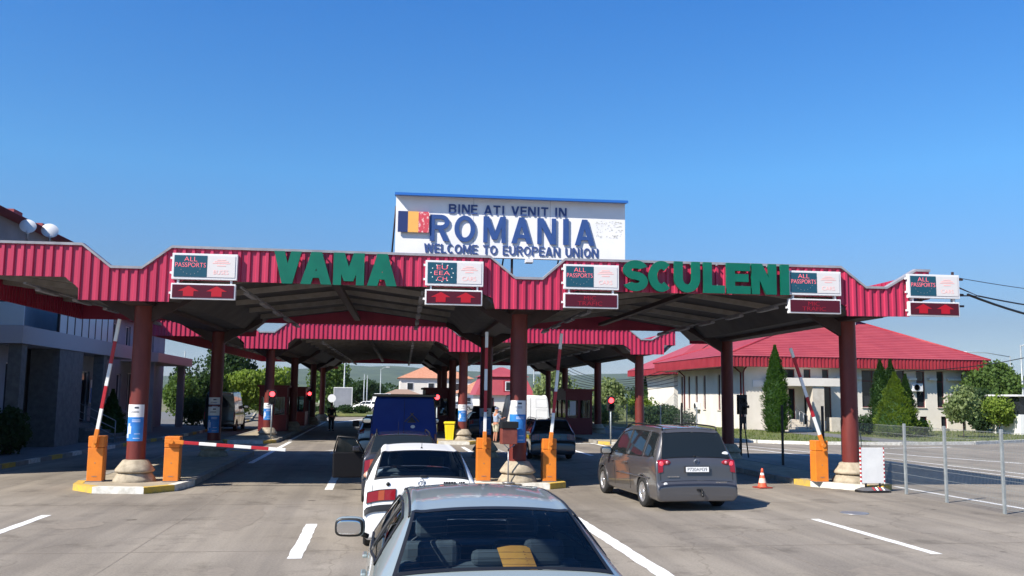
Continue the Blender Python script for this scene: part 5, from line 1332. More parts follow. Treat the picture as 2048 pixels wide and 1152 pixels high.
# left building
lb = thing('customs_building', 'two storey grey building in shade on the left with stone pillars and red roof', 'building', (-14,30,0))
Rm = T(0,0,0,PI/2)    # local x runs along +Y, front faces +X
def wallR(L0, L1, z0, z1, holes, x=0): 
    mb = MB(); Mx = T(x,L0,0,PI/2); wall(mb, Mx, L1-L0, z0, z1, holes); return mb, Mx
hs1 = [(1,2.4,5.6,7.4),(4,5.4,5.6,7.4),(7.6,11.6,5.0,6.6),(.9,2.3,1.2,3.3),(4.2,5.6,.15,3.2),(8.2,10.2,.15,3.4),(11.5,13.3,.3,3.4)]
mb, Mx = wallR(-4, 15, 0, 8.75, hs1); mb.box(-9,0,-4,-3.7,0,8.75) if False else None
w1 = MB(); w1.add(mb.v, mb.f); w1.box(-9,-.302,-4,-3.7,0,8.75); w1.box(-9,-.302,14.7,15,0,8.75); w1.box(-9,-8.7,-3.69,14.69,0,8.75); w1.build('wall', M['greyrender'], lb)
for i, h in enumerate(hs1): window(lb, Mx, h, M['ledbox'], 1 if h[1]-h[0] > 1.3 else 0, name='window' if h[2] > .5 else 'door')
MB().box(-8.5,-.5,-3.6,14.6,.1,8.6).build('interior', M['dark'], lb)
mb = MB(); hip(mb,-9.5,.7,-4.8,15.6,8.76,-4.6,-4.2,8,11.0); rf = mb.build('roof', M['crimson_roof'], lb); mb = MB(); hipribs(mb,-9.5,.7,-4.8,15.6,8.76,-4.6,-4.2,8,11.0,16); mb.build('tile_steps', M['redtile'], rf)
for px, pt in ((13,421),(71,449)):
    q = AX(px, pt, -15.4 if px > 20 else -15.0); y, h = q.y-30, q.z
    mb = MB(); mb.box(q.x+14-.35,q.x+14+.35,y-.35,y+.35,8.9,h-.15); mb.box(q.x+14-.45,q.x+14+.45,y-.45,y+.45,h-.149,h); mb.build('chimney', M['chimney'], rf)
hs2 = [(a,a+b,c,d) for a,b,c,d in ((1.2,4.2,4.7,6.0),(6.6,1.1,4.8,6.0),(9.2,1.1,4.8,6.0),(12,1.1,4.8,6.0),(15,.9,4.8,6.0),(1.2,2.0,.15,3.3),(4.4,2.2,.15,3.3),(8.0,.9,1.2,3.3),(10.2,1.4,.5,3.4),(13,.9,1.0,3.3),(15.4,.9,1.0,3.3))]
mb, Mx = wallR(15.01, 34, 0, 6.3, hs2, x=-.1)
w2 = MB(); w2.add(mb.v, mb.f); w2.box(-9,-.402,33.7,34,0,6.3); w2.build('wing_wall', M['greyrender'], lb)
for i, h in enumerate(hs2): window(lb, Mx, h, M['ledbox'], 5 if i == 0 else (1 if h[1]-h[0] > 1 else 0), gm='panelglass' if i == 0 else 'winglass', name='window' if h[2] > .2 else 'door')
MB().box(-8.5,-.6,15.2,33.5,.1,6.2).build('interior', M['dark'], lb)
mb = MB(); hip(mb,-9.5,.6,14.9,34.8,6.31,-5,-4.2,25,8.6); mb.build('wing_roof', M['crimson_roof'], lb)
# entrance slab, pillars, second canopy
MB().box(.002,1.35,5.2,21.2,4.02,4.66).build('entrance_slab', mat('slab_render', (.40,.41,.45), .85), lb)
MB().box(.002,1.30,5.3,5.38,4.67,5.5).build('glass_balustrade', M['panelglass'], lb); MB().box(1.22,1.28,9.2,16.8,4.67,6.1).build('glass_balustrade', M['panelglass'], lb)
mb = MB()
for k in range(9): mb.box(1.2,1.3,9.1+k*.95,9.18+k*.95,4.67,6.15)
mb.build('balustrade_posts', M['black'], lb)
MB().box(-.001+.003,.12,.2,1.6,.1,8.2).build('pale_wall_strip', mat('pale_wall', (.34,.38,.44), .8), lb); MB().box(.004,.10,3.0,3.5,.1,8.2).build('drain_strip', M['black'], lb); MB().box(.2,1.3,9.4,12.4,.1,4.01).build('stone_pillar', M['stone'], lb); MB().box(.8,1.25,5.5,6.0,.1,4.01).build('pillar', M['stone'], lb); MB().box(.8,1.25,15.6,16.1,.1,4.01).build('pillar', M['stone'], lb)
MB().box(-.09,1.9,23.5,33,4.0,4.5).build('porch_slab', mat('pinkish_render', (.50,.42,.38), .85), lb)
for y in (24, 32): MB().box(1.2,1.6,y,y+.4,.1,3.99).build('pillar', M['greyrender'], lb)
for k in range(5): MB().box(.2,2.6-k*.4,13,17.5,.12+.16*k,.28+.16*k-.001).build('step', M['stone'], lb)
mb = MB()
for y in (13.1,17.3):
    for x, z in ((2.6,.12),(1.0,.9)): mb.tube([(x,y,z),(x,y,z+.95)], .025, 6)
    for dz in (.95,.6,.3): mb.tube([(2.6,y,.12+dz),(1.0,y,.9+dz)], .02, 6)
mb.build('handrail', M['steel'], lb)
o = MB().box(-.004,.04,18.0,20.0,1.75,2.9).build('information_board', M['paper'], lb); MB().box(.041,.06,18.05,19.95,1.78,2.5).build('blue_poster', M['posterblue'], o)
# satellite dishes
def dish(loc, label, r):
    t = thing('satellite_dish', label, 'satellite dish', loc, math.radians(22))
    Mx = T(0,0,r+.25,0,math.radians(68)); prof = [(r*k/8, -.22*r*(1-(k/8)**2)) for k in range(9)]
    MB().lathe(prof, 28, Mx @ Matrix.Scale(-1,4,(0,0,1)), cap=False).build('reflector', M['satw'], t)
    mb = MB(); mb.tube([(0,0,0),(0,.12,r+.2)], .04, 8); mb.tube([(0,-.0,.35),(0,-.75*r,r*.9)], .02, 6); mb.build('mount', M['steel'], t); MB().sphere((0,-.75*r,r*.92),.07,8).build('receiver', M['ledbox'], t)
p = AX(98,487,-13.1); dish((p.x,p.y,p.z-.05), 'large pale satellite dish on the roof edge, nearer the sky', .32)
p = AX(54,478,-13.15); dish((p.x,p.y,p.z-.05), 'satellite dish left of the other, nearer the chimney', .29)

# booths
def booth(loc, wx, wy, h, label):
    t = thing('inspection_booth', label, 'booth', loc, 0, 'inspection booths under the rear canopy')
    mb = MB(); mb.box(0,wx,0,wy,0,.95); mb.box(0,wx,0,wy,h-.55,h)
    for x in (0,wx/2-.05,wx-.12): mb.box(x,x+.12,-.0,.12,.951,h-.551); mb.box(x,x+.12,wy-.12,wy,.951,h-.551)
    for y in (wy*.33,wy*.66): mb.box(0,.12,y,y+.1,.951,h-.551); mb.box(wx-.12,wx,y,y+.1,.951,h-.551)
    mb.build('frame', M['maroon'], t)
    mb = MB(); mb.box(.05,wx-.05,.05,.07,.96,h-.56); mb.box(.05,wx-.05,wy-.07,wy-.05,.96,h-.56); mb.box(.05,.07,.08,wy-.08,.96,h-.56); mb.box(wx-.07,wx-.05,.08,wy-.08,.96,h-.56); mb.build('window', M['glassd'], t)
    MB().box(-.12,wx+.12,-.12,wy+.12,h+.001,h+.12).build('roof', M['maroon'], t)
    MB().box(.25,.6,-.03,-.004,1.15,1.95).build('notice', M['paper'], t)
    MB().bevbox(.3,wx-.3,wy*.4,wy*.6,.3,1.05,.03).build('counter', M['seat'], t)
booth((10.95,54,.15), 1.6, 4.2, 2.55, 'dark red booth with windows right of the white van')
booth((-6.9,56,.15), 1.6, 4, 2.55, 'dark booth behind the first left signal of the rear canopy')
booth((-6.6,66,.15), 1.6, 4, 2.55, 'dark booth farther back on the left island')
booth((2.9,58,.15), 1.6, 4, 2.55, 'booth in deep shade on the middle island behind the navy van')

# ================================================================== houses in the distance
def house(loc, w_, d_, wh, rh, wm, rm, label, wins=(), over=.5, rz=0):
    t = thing('house', label, 'house', loc, rz)
    MB().box(0,w_,0,d_,0,wh).build('wall', wm, t)
    mb = MB(); i = min(w_,d_)*.42; hip(mb,-over,w_+over,-over,d_+over,wh+.01,i,w_-i,d_/2,wh+rh); mb.build('roof', rm, t)
    for (x, z, ww, hh) in wins:
        f = MB().box(x,x+ww,-.05,-.002,z,z+hh).build('window', M['ledbox'], t); MB().box(x+.1,x+ww-.1,-.07,-.051,z+.1,z+hh-.1).build('pane', M['winglass'], f)
    return t
def hx(px, Y): return AY(px,790,Y).x
house((hx(800,170),170,0), 13, 11, 5.4, 2.3, M['render'], M['orangetile'], 'white two storey house with orange roof above the navy van', ((1.2,3.2,1.2,1.4),(5,3.2,1.2,1.4),(10,3.2,1.2,1.4),(5,.8,1.2,1.4)))
house((hx(918,150),150,0), 9, 8, 2.7, 2.2, M['white'], M['orangetile'], 'low white house with orange tiled roof left of the crimson house', ((1,.9,1,1.2),(4,.9,1,1.2)))
house((hx(757,160),160,0), 8, 7, 1.9, 1.4, M['render'], M['browntile'], 'low barn with brown roof left of the white two storey house')
house((hx(742,175),175,0), 16, 7, 1.4, 1.2, M['render'], M['maroon'], 'long low house with dark red roof beyond the round flower bed')
# crimson mansard house
t = thing('mansard_house', 'small house with crimson mansard roof and cream walls behind the man', 'house', (hx(958,118),118,0))
MB().box(0,6.6,0,7,0,2.45).build('wall', M['render'], t)
mb = MB(); mb.add([(-.5,-.5,2.46),(7.1,-.5,2.46),(7.1,7.5,2.46),(-.5,7.5,2.46),(.5,.5,4.8),(6.1,.5,4.8),(6.1,6.5,4.8),(.5,6.5,4.8)], [(3,2,1,0),(4,5,6,7),(0,1,5,4),(1,2,6,5),(2,3,7,6),(3,0,4,7)]); rf = mb.build('mansard', M['crimson_roof'], t)
mb = MB(); hip(mb,.1,6.5,.1,6.9,4.81,3,3.6,3.5,6.1); mb.build('roof', M['crimson_roof'], t)
MB().box(3.1,4.9,-.35,.9,2.9,4.3).build('dormer', M['redtile'], rf)
f = MB().box(3.3,4.7,-.39,-.352,3.0,4.2).build('window', M['ledbox'], t); MB().box(3.42,3.95,-.42,-.391,3.1,4.1).build('pane', M['winglass'], f); MB().box(4.05,4.58,-.42,-.391,3.1,4.1).build('pane', M['winglass'], f)
for x in (.8,4.8): f = MB().box(x,x+1.1,-.04,-.002,.9,2.1).build('window', M['maroon'], t); MB().box(x+.1,x+1,-.06,-.041,1,2).build('pane', M['winglass'], f)

# ================================================================== poles, lamps, cables
def pole(loc, h, label, r=.07, m='galv', lamp=0, cat='pole', nm='street_lamp', arm=1):
    t = thing(nm, label, cat, loc); MB().lathe([(r*1.4,0),(r,h*.3),(r*.6,h)], 10).build('mast', M[m], t)
    if lamp:
        MB().tube([(0,0,h-.1),(arm*lamp*.5,0,h+.3),(arm*lamp,0,h+.35)], r*.5, 6).build('arm', M[m], t)
        MB().bevbox(arm*lamp-.35,arm*lamp+.35,-.13,.13,h+.28,h+.42,.05).build('lamp_head', M['ledbox'], t)
    return t
def pp(px, Y, pt): q = AY(px, pt, Y); return (q.x, Y, 0), q.z
for px, Y, pt, lab, lamp in ((690,105,722,'tall pale mast rising beside the grey panel',0),(370,72,702,'pale pole right of the shaded building',0),(762,170,738,'pole with lamps above the brown barn roof',1.2),(729,150,748,'concrete power pole left of the barn',0),
                       (735,152,750,'second concrete power pole just right of its twin',0),(629,95,776,'short white pole left of the round flower bed',0),(547,90,768,'short pale pole behind the left booth',0),(1068,120,735,'pale power pole left of the leafy tree',0),(1209,210,765,'thin far power pole before the hills',0)):
    l, z = pp(px, Y, pt); pole(l, z, lab, .10 if Y > 90 else .06, lamp=lamp, cat='pole', nm='pole')
l, z = pp(2041, 62, 690); pole(l, z, 'tall pale street lamp at the right edge beside the big tree', .09, lamp=2.2, cat='street lamp')
l, z = pp(2020, 95, 712); pole(l, z, 'far street lamp whose pale head shows over the red roof corner', .09, lamp=5.6, cat='street lamp', arm=-1)
def cable(a, b, sag, r, label, n=14, group='overhead cables'):
    a, b = Vector(a), Vector(b); pts = [a.lerp(b, i/n)-Vector((0,0,sag*4*(i/n)*(1-i/n)))-a for i in range(n+1)]
    o = MB().tube(pts, r, 5).build('overhead_cable', M['black'], label=label, cat='cable', group=group); o.location = a
e = W(12.0,.1,5.12)
cable(e, AY(2260,628,27), .12, .022, 'thick black cable leaving the canopy end, upper one'); cable(e+Vector((-.3,0,.03)), AY(2260,656,26), .25, .035, 'thick black cable leaving the canopy end, lower one')
cable(W(11.2,0,5.6), AY(2260,596,28), .1, .010, 'thin grey wire above the thick cables at the right')
cable(AY(1790,742,58), AY(2120,698,60), .4, .03, 'black cable crossing before the red roof corner at the right')
for i in range(6):
    cable(AY(1130,765-i*7,110), AY(1420,757-i*14,80), 1.0+.3*i, .035, 'dark power line among several crossing before the hills right of the white van', group='far power lines')
# far grey panel, round bed, round signs
t = thing('hoarding', 'grey upright panel with pale frame behind the round flower bed', 'panel', (hx(686,104),104,0)); MB().box(-.95,.95,0,.1,.9,3.0).build('panel', M['greyrender'], t)
mb = MB(); mb.box(-1.02,-.951,-.02,.12,0,3.1); mb.box(.951,1.02,-.02,.12,0,3.1); mb.box(-.95,.95,-.02,.12,3.001,3.1); mb.build('frame', M['white'], t)
t = thing('round_sign', 'white round road sign behind the standing silhouette', 'sign', (hx(664,99),99,0)); MB().lathe([(0,0),(.42,0),(.42,.03)], 24, T(0,0,1.9,0,PI/2)).build('disc', M['reflect'], t); MB().tube([(0,.04,0),(0,.04,1.9)], .03, 6).build('post', M['galv'], t)
t = thing('pale_panel', 'pale greenish round sign left of the round road sign', 'sign', (hx(643,112),112,0)); MB().lathe([(0,0),(.33,0),(.33,.03)], 20, T(0,0,1.4,0,PI/2)).build('disc', mat('pale_green_sign', (.6,.75,.5), .6), t); MB().tube([(0,.04,0),(0,.04,1.4)], .03, 6).build('post', M['galv'], t)
bx_ = G(715,838); MB().lathe([(9.5,0),(9.5,.16),(9.2,.17),(9.1,.30),(0,.5)], 40).build('flower_bed', M['grass'], kind='structure').location = (bx_.x-1.5, 108, 0)
t = thing('white_cabin', 'white roadside cabin at the right edge under the big tree', 'cabin', (hx(2038,59),59,0)); MB().box(0,4,0,3,.1,1.5).build('lower_wall', M['white'], t); MB().box(.05,3.95,.05,2.95,1.501,2.7).build('window_band', M['winglass'], t); MB().box(-.3,4.3,-.3,3.3,2.75,2.87).build('roof', M['white'], t); MB().box(.0,.15,.0,.15,2.701,2.749).build('post', M['white'], t); MB().box(.9,2.2,-.02,.04,2.0,2.65).build('panel', M['white'], t)

# ================================================================== vegetation
def leaves(mb, c, r, n, s, up=0.0, shell=.5, droop=0):
    cx_, cy_, cz_ = c
    for _ in range(n):
        while True:
            d = Vector((random.gauss(0,1),random.gauss(0,1),random.gauss(0,1)))
            if d.length > .01: d.normalize(); break
        k = (shell+(1-shell)*random.random()**.6); k *= 1+.16*noise.noise(d*2.3+Vector(c))
        p = Vector((cx_+d.x*r[0]*k, cy_+d.y*r[1]*k, cz_+d.z*r[2]*k))
        q = Vector((random.gauss(0,1),random.gauss(0,1),random.gauss(0,.7)))+d*.9; q.normalize()
        u = q.cross(Vector((0,0,1))); 
        if u.length < .05: u = Vector((1,0,0))
        u.normalize(); v = q.cross(u); v = (v+Vector((0,0,1))*up).normalized()
        a = s*random.uniform(.6,1.3); mb.add([p-u*a*.5, p+v*a*.5-u*a*.1, p+u*a*.5, p-v*a*.6], [(0,1,2,3)])
def tree(name, label, loc, h, r, m, n=2600, s=.22, trunk=.35, blobs=9, group=None, seed=1, cat='tree', crown0=.35, squash=1.0, tr=.09):
    random.seed(seed); t = thing(name, label, cat, loc, 0, group)
    mb = MB(); c = []
    zc = h*(1+crown0)/2; rz_ = h*(1-crown0)/2
    for i in range(blobs):
        a = random.uniform(0,2*PI); k = random.uniform(.15,.75); zz = random.uniform(-.8,.85); kk = math.sqrt(max(.05,1-zz*zz))
        c.append((math.cos(a)*r*k*kk, math.sin(a)*r*k*kk, zc+zz*rz_*.75, random.uniform(.32,.52)))
    tot = sum(q[3]**2 for q in c)
    for x, y, z, k in c: leaves(mb, (x,y,z), (r*k*1.15, r*k*1.15, rz_*k*1.15*squash), int(n*k*k/tot), s, shell=.35)
    # stray leaves
    leaves(mb, (0,0,zc), (r*.95,r*.95,rz_*.98), n//8, s, shell=.6)
    mb.build('crown', m, t)
    mb = MB(); mb.tube([(0,0,0),(.04,0,h*.2),(.0,.05,h*.45),(0,0,h*.8)], [tr*1.3,tr,tr*.7,tr*.25], 8)
    for x, y, z, k in c: mb.tube([(0,0,h*random.uniform(.25,.45)),(x*.5,y*.5,z*.75),(x,y,z)], [tr*.5,tr*.3,tr*.1], 5)
    mb.build('trunk', M['bark'], t); return t
def conifer(label, loc, h, r, m, n=5200, s=.13, group=None, seed=1, belly=.3, column=.0, tip=.06):
    random.seed(seed); t = thing('conifer', label, 'tree', loc, 0, group); mb = MB()
    def rad(u): 
        a = (.80+.20*u/belly) if u < belly else (1-((u-belly)/(1-belly))**(1.0+column*1.6))
        return r*max(a, tip)*(.88 if u < .03 else 1)
    ph = [random.uniform(0,6) for _ in range(4)]
    for _ in range(n):
        u = random.random()**.85; a = random.uniform(0,2*PI)
        R = rad(u)*(1+.10*math.sin(7*a+ph[0]+u*9)+.09*math.sin(3*a+ph[1]-u*14)+.06*math.sin(u*40+a*2)+.22*noise.noise(Vector((a*1.3,u*9,ph[2]))))*random.uniform(.78,1.08)
        z = u*h+.05; p = Vector((R*math.cos(a),R*math.sin(a),z)); o = Vector((math.cos(a),math.sin(a),random.uniform(.4,1.6))).normalized()
        w_ = o.cross(Vector((-math.sin(a),math.cos(a),0))); tdir = Vector((-math.sin(a+random.uniform(-.9,.9)),math.cos(a+random.uniform(-.9,.9)),0))
        L = s*random.uniform(.7,1.4); mb.add([p-tdir*L*.32, p+o*L*.4+tdir*0, p+tdir*L*.32, p-o*L*.8], [(0,1,2,3)])
    mb.build('foliage', m, t)
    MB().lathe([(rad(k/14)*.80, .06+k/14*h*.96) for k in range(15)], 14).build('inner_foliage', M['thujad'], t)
    MB().tube([(0,0,0),(0,0,h*.3)], .09, 8).build('trunk', M['bark'], t); return t
def bush(label, loc, r, h, m, n=1500, s=.12, seed=1, group=None, cat='shrub', spiky=0):
    random.seed(seed); t = thing('shrub', label, cat, loc, 0, group); mb = MB()
    for i in range(6):
        a = random.uniform(0,2*PI); k = random.uniform(0,.5); leaves(mb, (r*k*math.cos(a), r*k*math.sin(a), h*random.uniform(.4,.6)), (r*.6,r*.6,h*.45), n//6, s, shell=.45)
    mb.build('foliage', m, t); mb = MB()
    for i in range(5): a = i*1.3; mb.tube([(0,0,0),(r*.35*math.cos(a),r*.35*math.sin(a),h*.55)], .025, 5)
    mb.build('stems', M['bark'], t); return t
L_ = M
conifer('tall columnar thuja left of the entrance porch', (26.9,60.5,.1), 5.9, .88, M['thuja'], 9000, .15, seed=2, belly=.12, column=.75)
conifer('dark narrow thuja behind the yellow green cone, left one', (AY(1762,800,57.5).x,57.5,.1), 4.9, .75, M['thujad'], 5000, seed=3, belly=.15, column=.8)
conifer('dark narrow thuja behind the yellow green cone, middle one', (AY(1783,800,58.4).x,58.4,.1), 5.0, .62, M['thujad'], 4200, seed=4, belly=.15, column=.8)
conifer('bright yellow green cone shaped conifer in front of dark thujas', (AY(1790,800,54.8).x,54.8,.1), 4.0, 1.35, M['leafy'], 8000, .14, seed=5, belly=.15, column=.15)
conifer('slim dark thuja right of the yellow green cone', (AY(1812,800,56.5).x,56.5,.1), 3.95, .7, M['thujad'], 4200, seed=6, belly=.2, column=.35)
bush('low blue green juniper left of the conifer group', (AY(1735,850,58).x,58,.1), 1.3, 1.3, M['leafd'], 1500, seed=7)
bush('yellowish small shrub right of the conifer group', (AY(1846,850,57).x,57,.1), .75, 1.1, M['leafy'], 900, seed=8)
tree('young_tree', 'small pale leaved tree on a thin trunk before the building corner', (AY(1926,850,54.5).x,54.5,.1), 3.4, 1.25, M['leafp'], 2600, .17, seed=9, crown0=.25, tr=.04, blobs=11)
tree('round_tree', 'big dark bluish tree right of the cream building', (AY(1990,800,64).x,64,.1), 5.4, 2.35, M['leaf'], 9000, .20, seed=10, crown0=.12, blobs=14)
tree('round_tree', 'dark tree in front of the big one beside the cabin', (AY(1966,800,62.5).x,62.5,.1), 3.3, 1.5, M['leafd'], 3000, .22, seed=11, crown0=.1)
tree('young_tree', 'round light green tree on a short trunk near the right edge', (AY(1998,850,60).x,60,.1), 2.9, 1.25, M['leafy'], 3200, .15, seed=12, crown0=.2, tr=.05)
bush('reddish brown shrub under the big tree', (AY(1965,860,62).x,62,.1), 1.1, 1.5, M['leafd'], 1200, seed=13)
conifer('dark green conifer left of the white wing', (AY(1293,800,100).x,100,.1), 4.6, 1.4, M['thujad'], 4000, .2, seed=14, belly=.2, column=.4)
conifer('smaller dark conifer beside the white wing', (AY(1277,800,104).x,104,.1), 3.4, 1.1, M['thujad'], 3000, .2, seed=15, belly=.2, column=.4)
bush('round yellow green bush before the dark conifers', (AY(1283,820,84).x,84,.1), 1.9, 2.4, M['leafy'], 2600, .18, seed=16)
bush('wide grey green juniper behind the pale fence posts', (AY(1325,840,72).x,72,.1), 2.4, 1.7, M['leafd'], 2600, .17, seed=17); bush('second spreading juniper beside the side wall', (AY(1352,845,68).x,68,.1), 1.7, 1.3, M['leafd'], 1800, .16, seed=18)
tree('flowering_tree', 'small tree with pale flecked leaves left of the right column', (AY(1221,800,82).x,82,0), 4.0, 1.8, M['leafp'], 3400, .22, seed=19, crown0=.15, tr=.06)
bush('brownish green shrub under the pale flecked tree', (AY(1205,830,78).x,78,0), 2.0, 1.9, M['leafp'], 1800, .2, seed=20)
tree('leafy_tree', 'leafy tree with pale leaf tips behind the white van', (AY(1112,780,105).x,105,0), 5.6, 2.9, M['leafp'], 5200, .28, seed=21, crown0=.2)
tree('leafy_tree', 'tall bright green tree left of the pale mast', (AY(663,780,125).x,125,0), 6.6, 3.0, M['leaf'], 7000, .30, seed=22, crown0=.05, blobs=14)
tree('leafy_tree', 'darker tree right of the pale mast before the hills', (AY(712,780,165).x,165,0), 5.2, 4.2, M['leafd'], 4200, .4, seed=23, crown0=.05); tree('leafy_tree', 'small dark tree left of the barn', (AY(742,780,185).x,185,0), 5.0, 3.6, M['leafd'], 3000, .4, seed=24, crown0=.05)
tree('leafy_tree', 'olive green tree between the left columns of the rear canopy', (AY(545,780,95).x,95,0), 5.2, 2.8, M['leafy'], 4600, .3, seed=25, crown0=.1)
tree('leafy_tree', 'bright yellow green tree behind the black van', (AY(478,780,82).x,82,0), 4.4, 2.6, M['leafy'], 4800, .25, seed=26, crown0=.05)
tree('leafy_tree', 'tall dark tree between the shaded building and the second column', (AY(455,760,90).x,90,0), 7.4, 2.8, M['leafd'], 5600, .27, seed=27, crown0=.1, blobs=12)
tree('leafy_tree', 'dark tree beyond the corner of the shaded building', (AY(392,780,80).x,80,0), 5.4, 2.3, M['leafd'], 5000, .24, seed=28, crown0=.05, blobs=12)
tree('leafy_tree', 'olive tree in the shade of the pole beside the shaded building', (AY(365,800,76).x,76,0), 4.0, 1.6, M['leaf'], 3400, .2, seed=29, crown0=.05)
bush('dark grey green bush before the trees at the building corner', (AY(385,840,66).x,66,.1), 1.4, 2.0, M['leafd'], 1800, .15, seed=30)
bush('large dark bush in the shade at the left edge', (AY(22,880,35).x,35,.1), 1.0, 1.7, M['leafd'], 2200, .12, seed=31)
conifer('dark cone shaped shrub before the shaded wall', (AY(222,850,46).x,46,.1), 2.3, .75, M['thujad'], 2600, .12, seed=32, belly=.2)
# hedge of the round bed
random.seed(40)
for i in range(7):
    a = PI*1.05+i*.28; bush('dark spreading shrub on the round bed, one of its ring', (bx_.x-1.5+7.0*math.cos(a), 108+7.0*math.sin(a), .3), 1.35, .95, M['leafd'], 700, .18, seed=41+i, group='shrubs of the round flower bed')
# far belt of trees: reads as one mass
random.seed(60); mb = MB()
for i in range(150):
    x = random.uniform(-140,330); y = random.uniform(230,420)+max(0,-x)*.3; r_ = random.uniform(4,8); h_ = random.uniform(2.2,4.2)
    leaves(mb, (x,y,h_*.6), (r_,r_,h_), 170, 1.1, shell=.6)
mb.build('far_trees', M['leafd'], kind='stuff', label='far belt of dark trees along the foot of the hills')

# ================================================================== people
def skinned(name, chain, m, parent, sub=2):
    """chain: list of (pos, radius, parent_index)"""
    me = bpy.data.meshes.new(name); me.from_pydata([c[0] for c in chain], [(i, c[2]) for i, c in enumerate(chain) if c[2] >= 0], [])
    o = bpy.data.objects.new(name, me); COL.objects.link(o)
    md = o.modifiers.new('skin', 'SKIN'); md.use_smooth_shade = True
    if not me.skin_vertices: 
        bm = bmesh.new(); bm.from_mesh(me); bm.verts.layers.skin.verify(); bm.to_mesh(me); bm.free()
    for i, c in enumerate(chain):
        r = c[1]; me.skin_vertices[0].data[i].radius = (r, r) if not isinstance(r, tuple) else r
    me.skin_vertices[0].data[0].use_root = True
    sb = o.modifiers.new('sub', 'SUBSURF'); sb.levels = sub; sb.render_levels = sub
    bpy.context.view_layer.update()
    m2 = bpy.data.meshes.new_from_object(o.evaluated_get(bpy.context.evaluated_depsgraph_get())); bpy.data.objects.remove(o)
    m2.materials.clear(); m2.materials.append(m); m2.polygons.foreach_set('use_smooth', [True]*len(m2.polygons))
    q = bpy.data.objects.new(name, m2); COL.objects.link(q); q.parent = parent; return q
def person(label, loc, rz, arms, legs, mats, lean=0, shorts=True, cap=None, scale=1.0, long_sleeve=False):
    """arms: [(elbow, wrist), (elbow, wrist)] left/right; legs: [(knee, ankle), ...]; figure faces -y"""
    t = thing('person', label, 'person', loc, rz); t.scale = (scale,)*3
    hip = Vector((0,0,.94)); ch = Vector((0,lean*.5,1.22)); nk = Vector((0,lean,1.48)); hd = Vector((0,lean*1.15-.02,1.63))
    C = [(hip,(.155,.115),-1),(Vector((0,lean*.2,1.06)),(.14,.105),0),(ch,(.165,.115),1),(Vector((0,lean*.9,1.40)),(.13,.09),2),(nk,(.055,.055),3),(Vector((0,lean*1.1,1.55)),(.062,.07),4),(hd,(.078,.095),5),(hd+Vector((0,0,.10)),(.07,.085),6)]
    sh = {}
    for k, sd in ((0,1),(1,-1)):
        s = Vector((sd*.185,lean*.85,1.41)); e, wv = arms[k]; e, wv = Vector(e), Vector(wv)
        C.append((s,.062,3)); i = len(C)-1; C.append((s.lerp(e,.5),.048,i)); C.append((e,.040,i+1)); C.append((e.lerp(wv,.5),.036,i+2)); C.append((wv,.026,i+3))
        d = (wv-e).normalized(); C.append((wv+d*.05,(.036,.018),i+4)); palm = len(C)-1; side = d.cross(Vector((0,0,1))); side = side.normalized() if side.length > .1 else Vector((1,0,0))
        for f, (o_, L) in enumerate(((-.028,.065),(-.010,.078),(.010,.074),(.028,.058))):
            C.append((wv+d*.075+side*o_,.009,palm)); C.append((wv+d*(.075+L*.55)+side*o_-Vector((0,0,.008)),.008,len(C)-1)); C.append((wv+d*(.075+L)+side*o_-Vector((0,0,.028)),.007,len(C)-1))
        C.append((wv+d*.03+side*.045,.010,palm)); C.append((wv+d*.065+side*.06,.009,len(C)-1)); sh[k] = (s,e,wv)
    lg = {}
    for k, sd in ((0,1),(1,-1)):
        h = Vector((sd*.095,0,.88)); kn, an = legs[k]; kn, an = Vector(kn), Vector(an)
        C.append((h,.09,0)); i = len(C)-1; C.append((h.lerp(kn,.5),.078,i)); C.append((kn,.056,i+1)); C.append((kn.lerp(an,.35),.056,i+2)); C.append((an,.036,i+3)); C.append((an+Vector((0,-.05,-.05)),.036,i+4)); C.append((an+Vector((0,-.15,-.06)),.030,i+5)); lg[k] = (h,kn,an)
    body = skinned('body', C, mats['skin'], t)
    # face
    f = MB(); f.sphere(hd+Vector((0,-.100,.01)), (.013,.022,.022), 8); f.build('nose', mats['skin'], t)
    for sx in (-1,1):
        MB().sphere(hd+Vector((sx*.03,-.088,.045)), (.012,.008,.008), 8).build('eye', M['black'], t); MB().sphere(hd+Vector((sx*.078,.0,.01)), (.012,.022,.032), 8).build('ear', mats['skin'], t)
    MB().sphere(hd+Vector((0,-.088,-.035)), (.024,.008,.006), 8).build('mouth', M['maroon'], t)
    S_ = [(hip+Vector((0,0,.04)),(.172,.13),-1),(Vector((0,lean*.25,1.08)),(.165,.125),0),(ch,(.185,.132),1),(Vector((0,lean*.9,1.40)),(.15,.105),2)]
    for k in (0,1):
        s,e,wv = sh[k]; S_.append((s,.080,3)); i = len(S_)-1; S_.append((s.lerp(e,.55),.068,i)); S_.append((s.lerp(e,.95),.058,i+1))
        if long_sleeve: S_.append((e.lerp(wv,.9),.045,i+2))
    skinned('shirt', S_, mats['shirt'], t)
    P_ = [(hip+Vector((0,0,.05)),(.168,.128),-1)]
    for k in (0,1):
        h,kn,an = lg[k]; P_.append((h,.112,0)); i = len(P_)-1; P_.append((h.lerp(kn,.55),.10,i)); P_.append((h.lerp(kn,.98),.088,i+1))
        if not shorts: P_.append((kn.lerp(an,.5),.072,i+2)); P_.append((an+Vector((0,0,.02)),.062,i+3))
    skinned('shorts' if shorts else 'trousers', P_, mats['pants'], t)
    for k in (0,1):
        a = lg[k][2]; MB().bevbox(a.x-.05,a.x+.05,a.y-.20,a.y+.07,a.z-.10,a.z-.0,.03).build('shoe', M['black'], t)
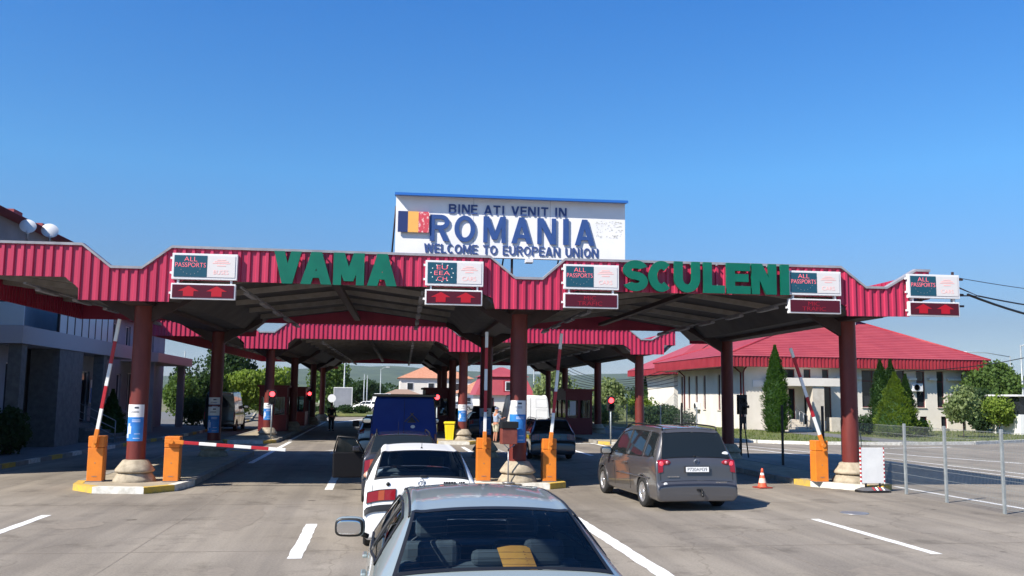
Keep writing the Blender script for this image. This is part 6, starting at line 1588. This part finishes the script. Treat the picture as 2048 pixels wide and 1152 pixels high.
    if cap:
        c = MB().sphere(hd+Vector((0,.005,.085)), (.092,.108,.085), 16).build('cap', cap, t); MB().bevbox(-.07,.07,-.20,-.08,1.69+.0,1.705,.006,T(0,lean*1.15,0)).build('cap_peak', cap, c)
    else: MB().sphere(hd+Vector((0,.018,.075)), (.085,.10,.085), 16).build('hair', mats.get('hair', M['black']), t)
    return t
shirt = mat('checked_shirt', (.13,.19,.32), .85, c2=(.38,.44,.55), scale=22); shorts_ = mat('beige_shorts', (.50,.48,.36), .9, c2=(.36,.34,.26), scale=10)
capm = mat('blue_pattern_cap', (.03,.05,.18), .8, c2=(.35,.38,.5), scale=26)
person('man in a checked shirt, beige shorts and blue cap reaching to the white van', (5.95,47.2,0), math.radians(118),
       [((.22,-.20,1.20),(.16,-.46,1.22)),((-.22,-.18,1.18),(-.12,-.45,1.25))], [((.12,-.03,.48),(.12,.03,.08)),((-.12,.02,.48),(-.14,.08,.08))], {'skin': M['skint'], 'shirt': shirt, 'pants': shorts_}, lean=-.03, cap=capm)
dk = mat('dark_uniform', (.012,.014,.02), .8)
person('dark clothed person standing upright on the shaded lane in the distance', (-2.94,60.7,0), math.radians(20),
       [((.25,-.02,1.14),(.20,-.10,.90)),((-.25,-.02,1.14),(-.20,-.10,.90))], [((.10,-.02,.48),(.11,.02,.08)),((-.10,.0,.48),(-.11,.04,.08))], {'skin': M['skint'], 'shirt': dk, 'pants': dk}, shorts=False, long_sleeve=True)
# driver of the white estate resting an elbow out of the window
person('bare armed driver of the white estate car with an elbow out of the window', (.30,16.62,-.42), PI,
       [((.40,.02,1.36),(.34,.25,1.40)),((-.22,-.28,1.25),(-.10,-.48,1.28))] if False else [((.50,.0,1.36),(.42,-.28,1.42)),((-.22,-.22,1.22),(-.10,-.45,1.28))], [((.12,-.35,.80),(.13,-.75,.62)),((-.12,-.35,.80),(-.13,-.75,.62))], {'skin': M['skin'], 'shirt': mat('pale_shirt', (.5,.52,.55), .9), 'pants': dk}, shorts=True)

# ================================================================== haze
hz = MB().box(-5200,5200,-400,7200,-2,260)
hm = bpy.data.materials.new('haze_air'); hm.use_nodes = True; n_ = hm.node_tree; n_.nodes.remove(n_.nodes['Principled BSDF'])
pv_ = n_.nodes.new('ShaderNodeVolumePrincipled'); pv_.inputs['Color'].default_value = (.62,.78,1.0,1); pv_.inputs['Density'].default_value = .000065; pv_.inputs['Anisotropy'].default_value = .2
n_.links.new(pv_.outputs[0], n_.nodes['Material Output'].inputs['Volume'])
hz.build('haze', hm, kind='stuff')
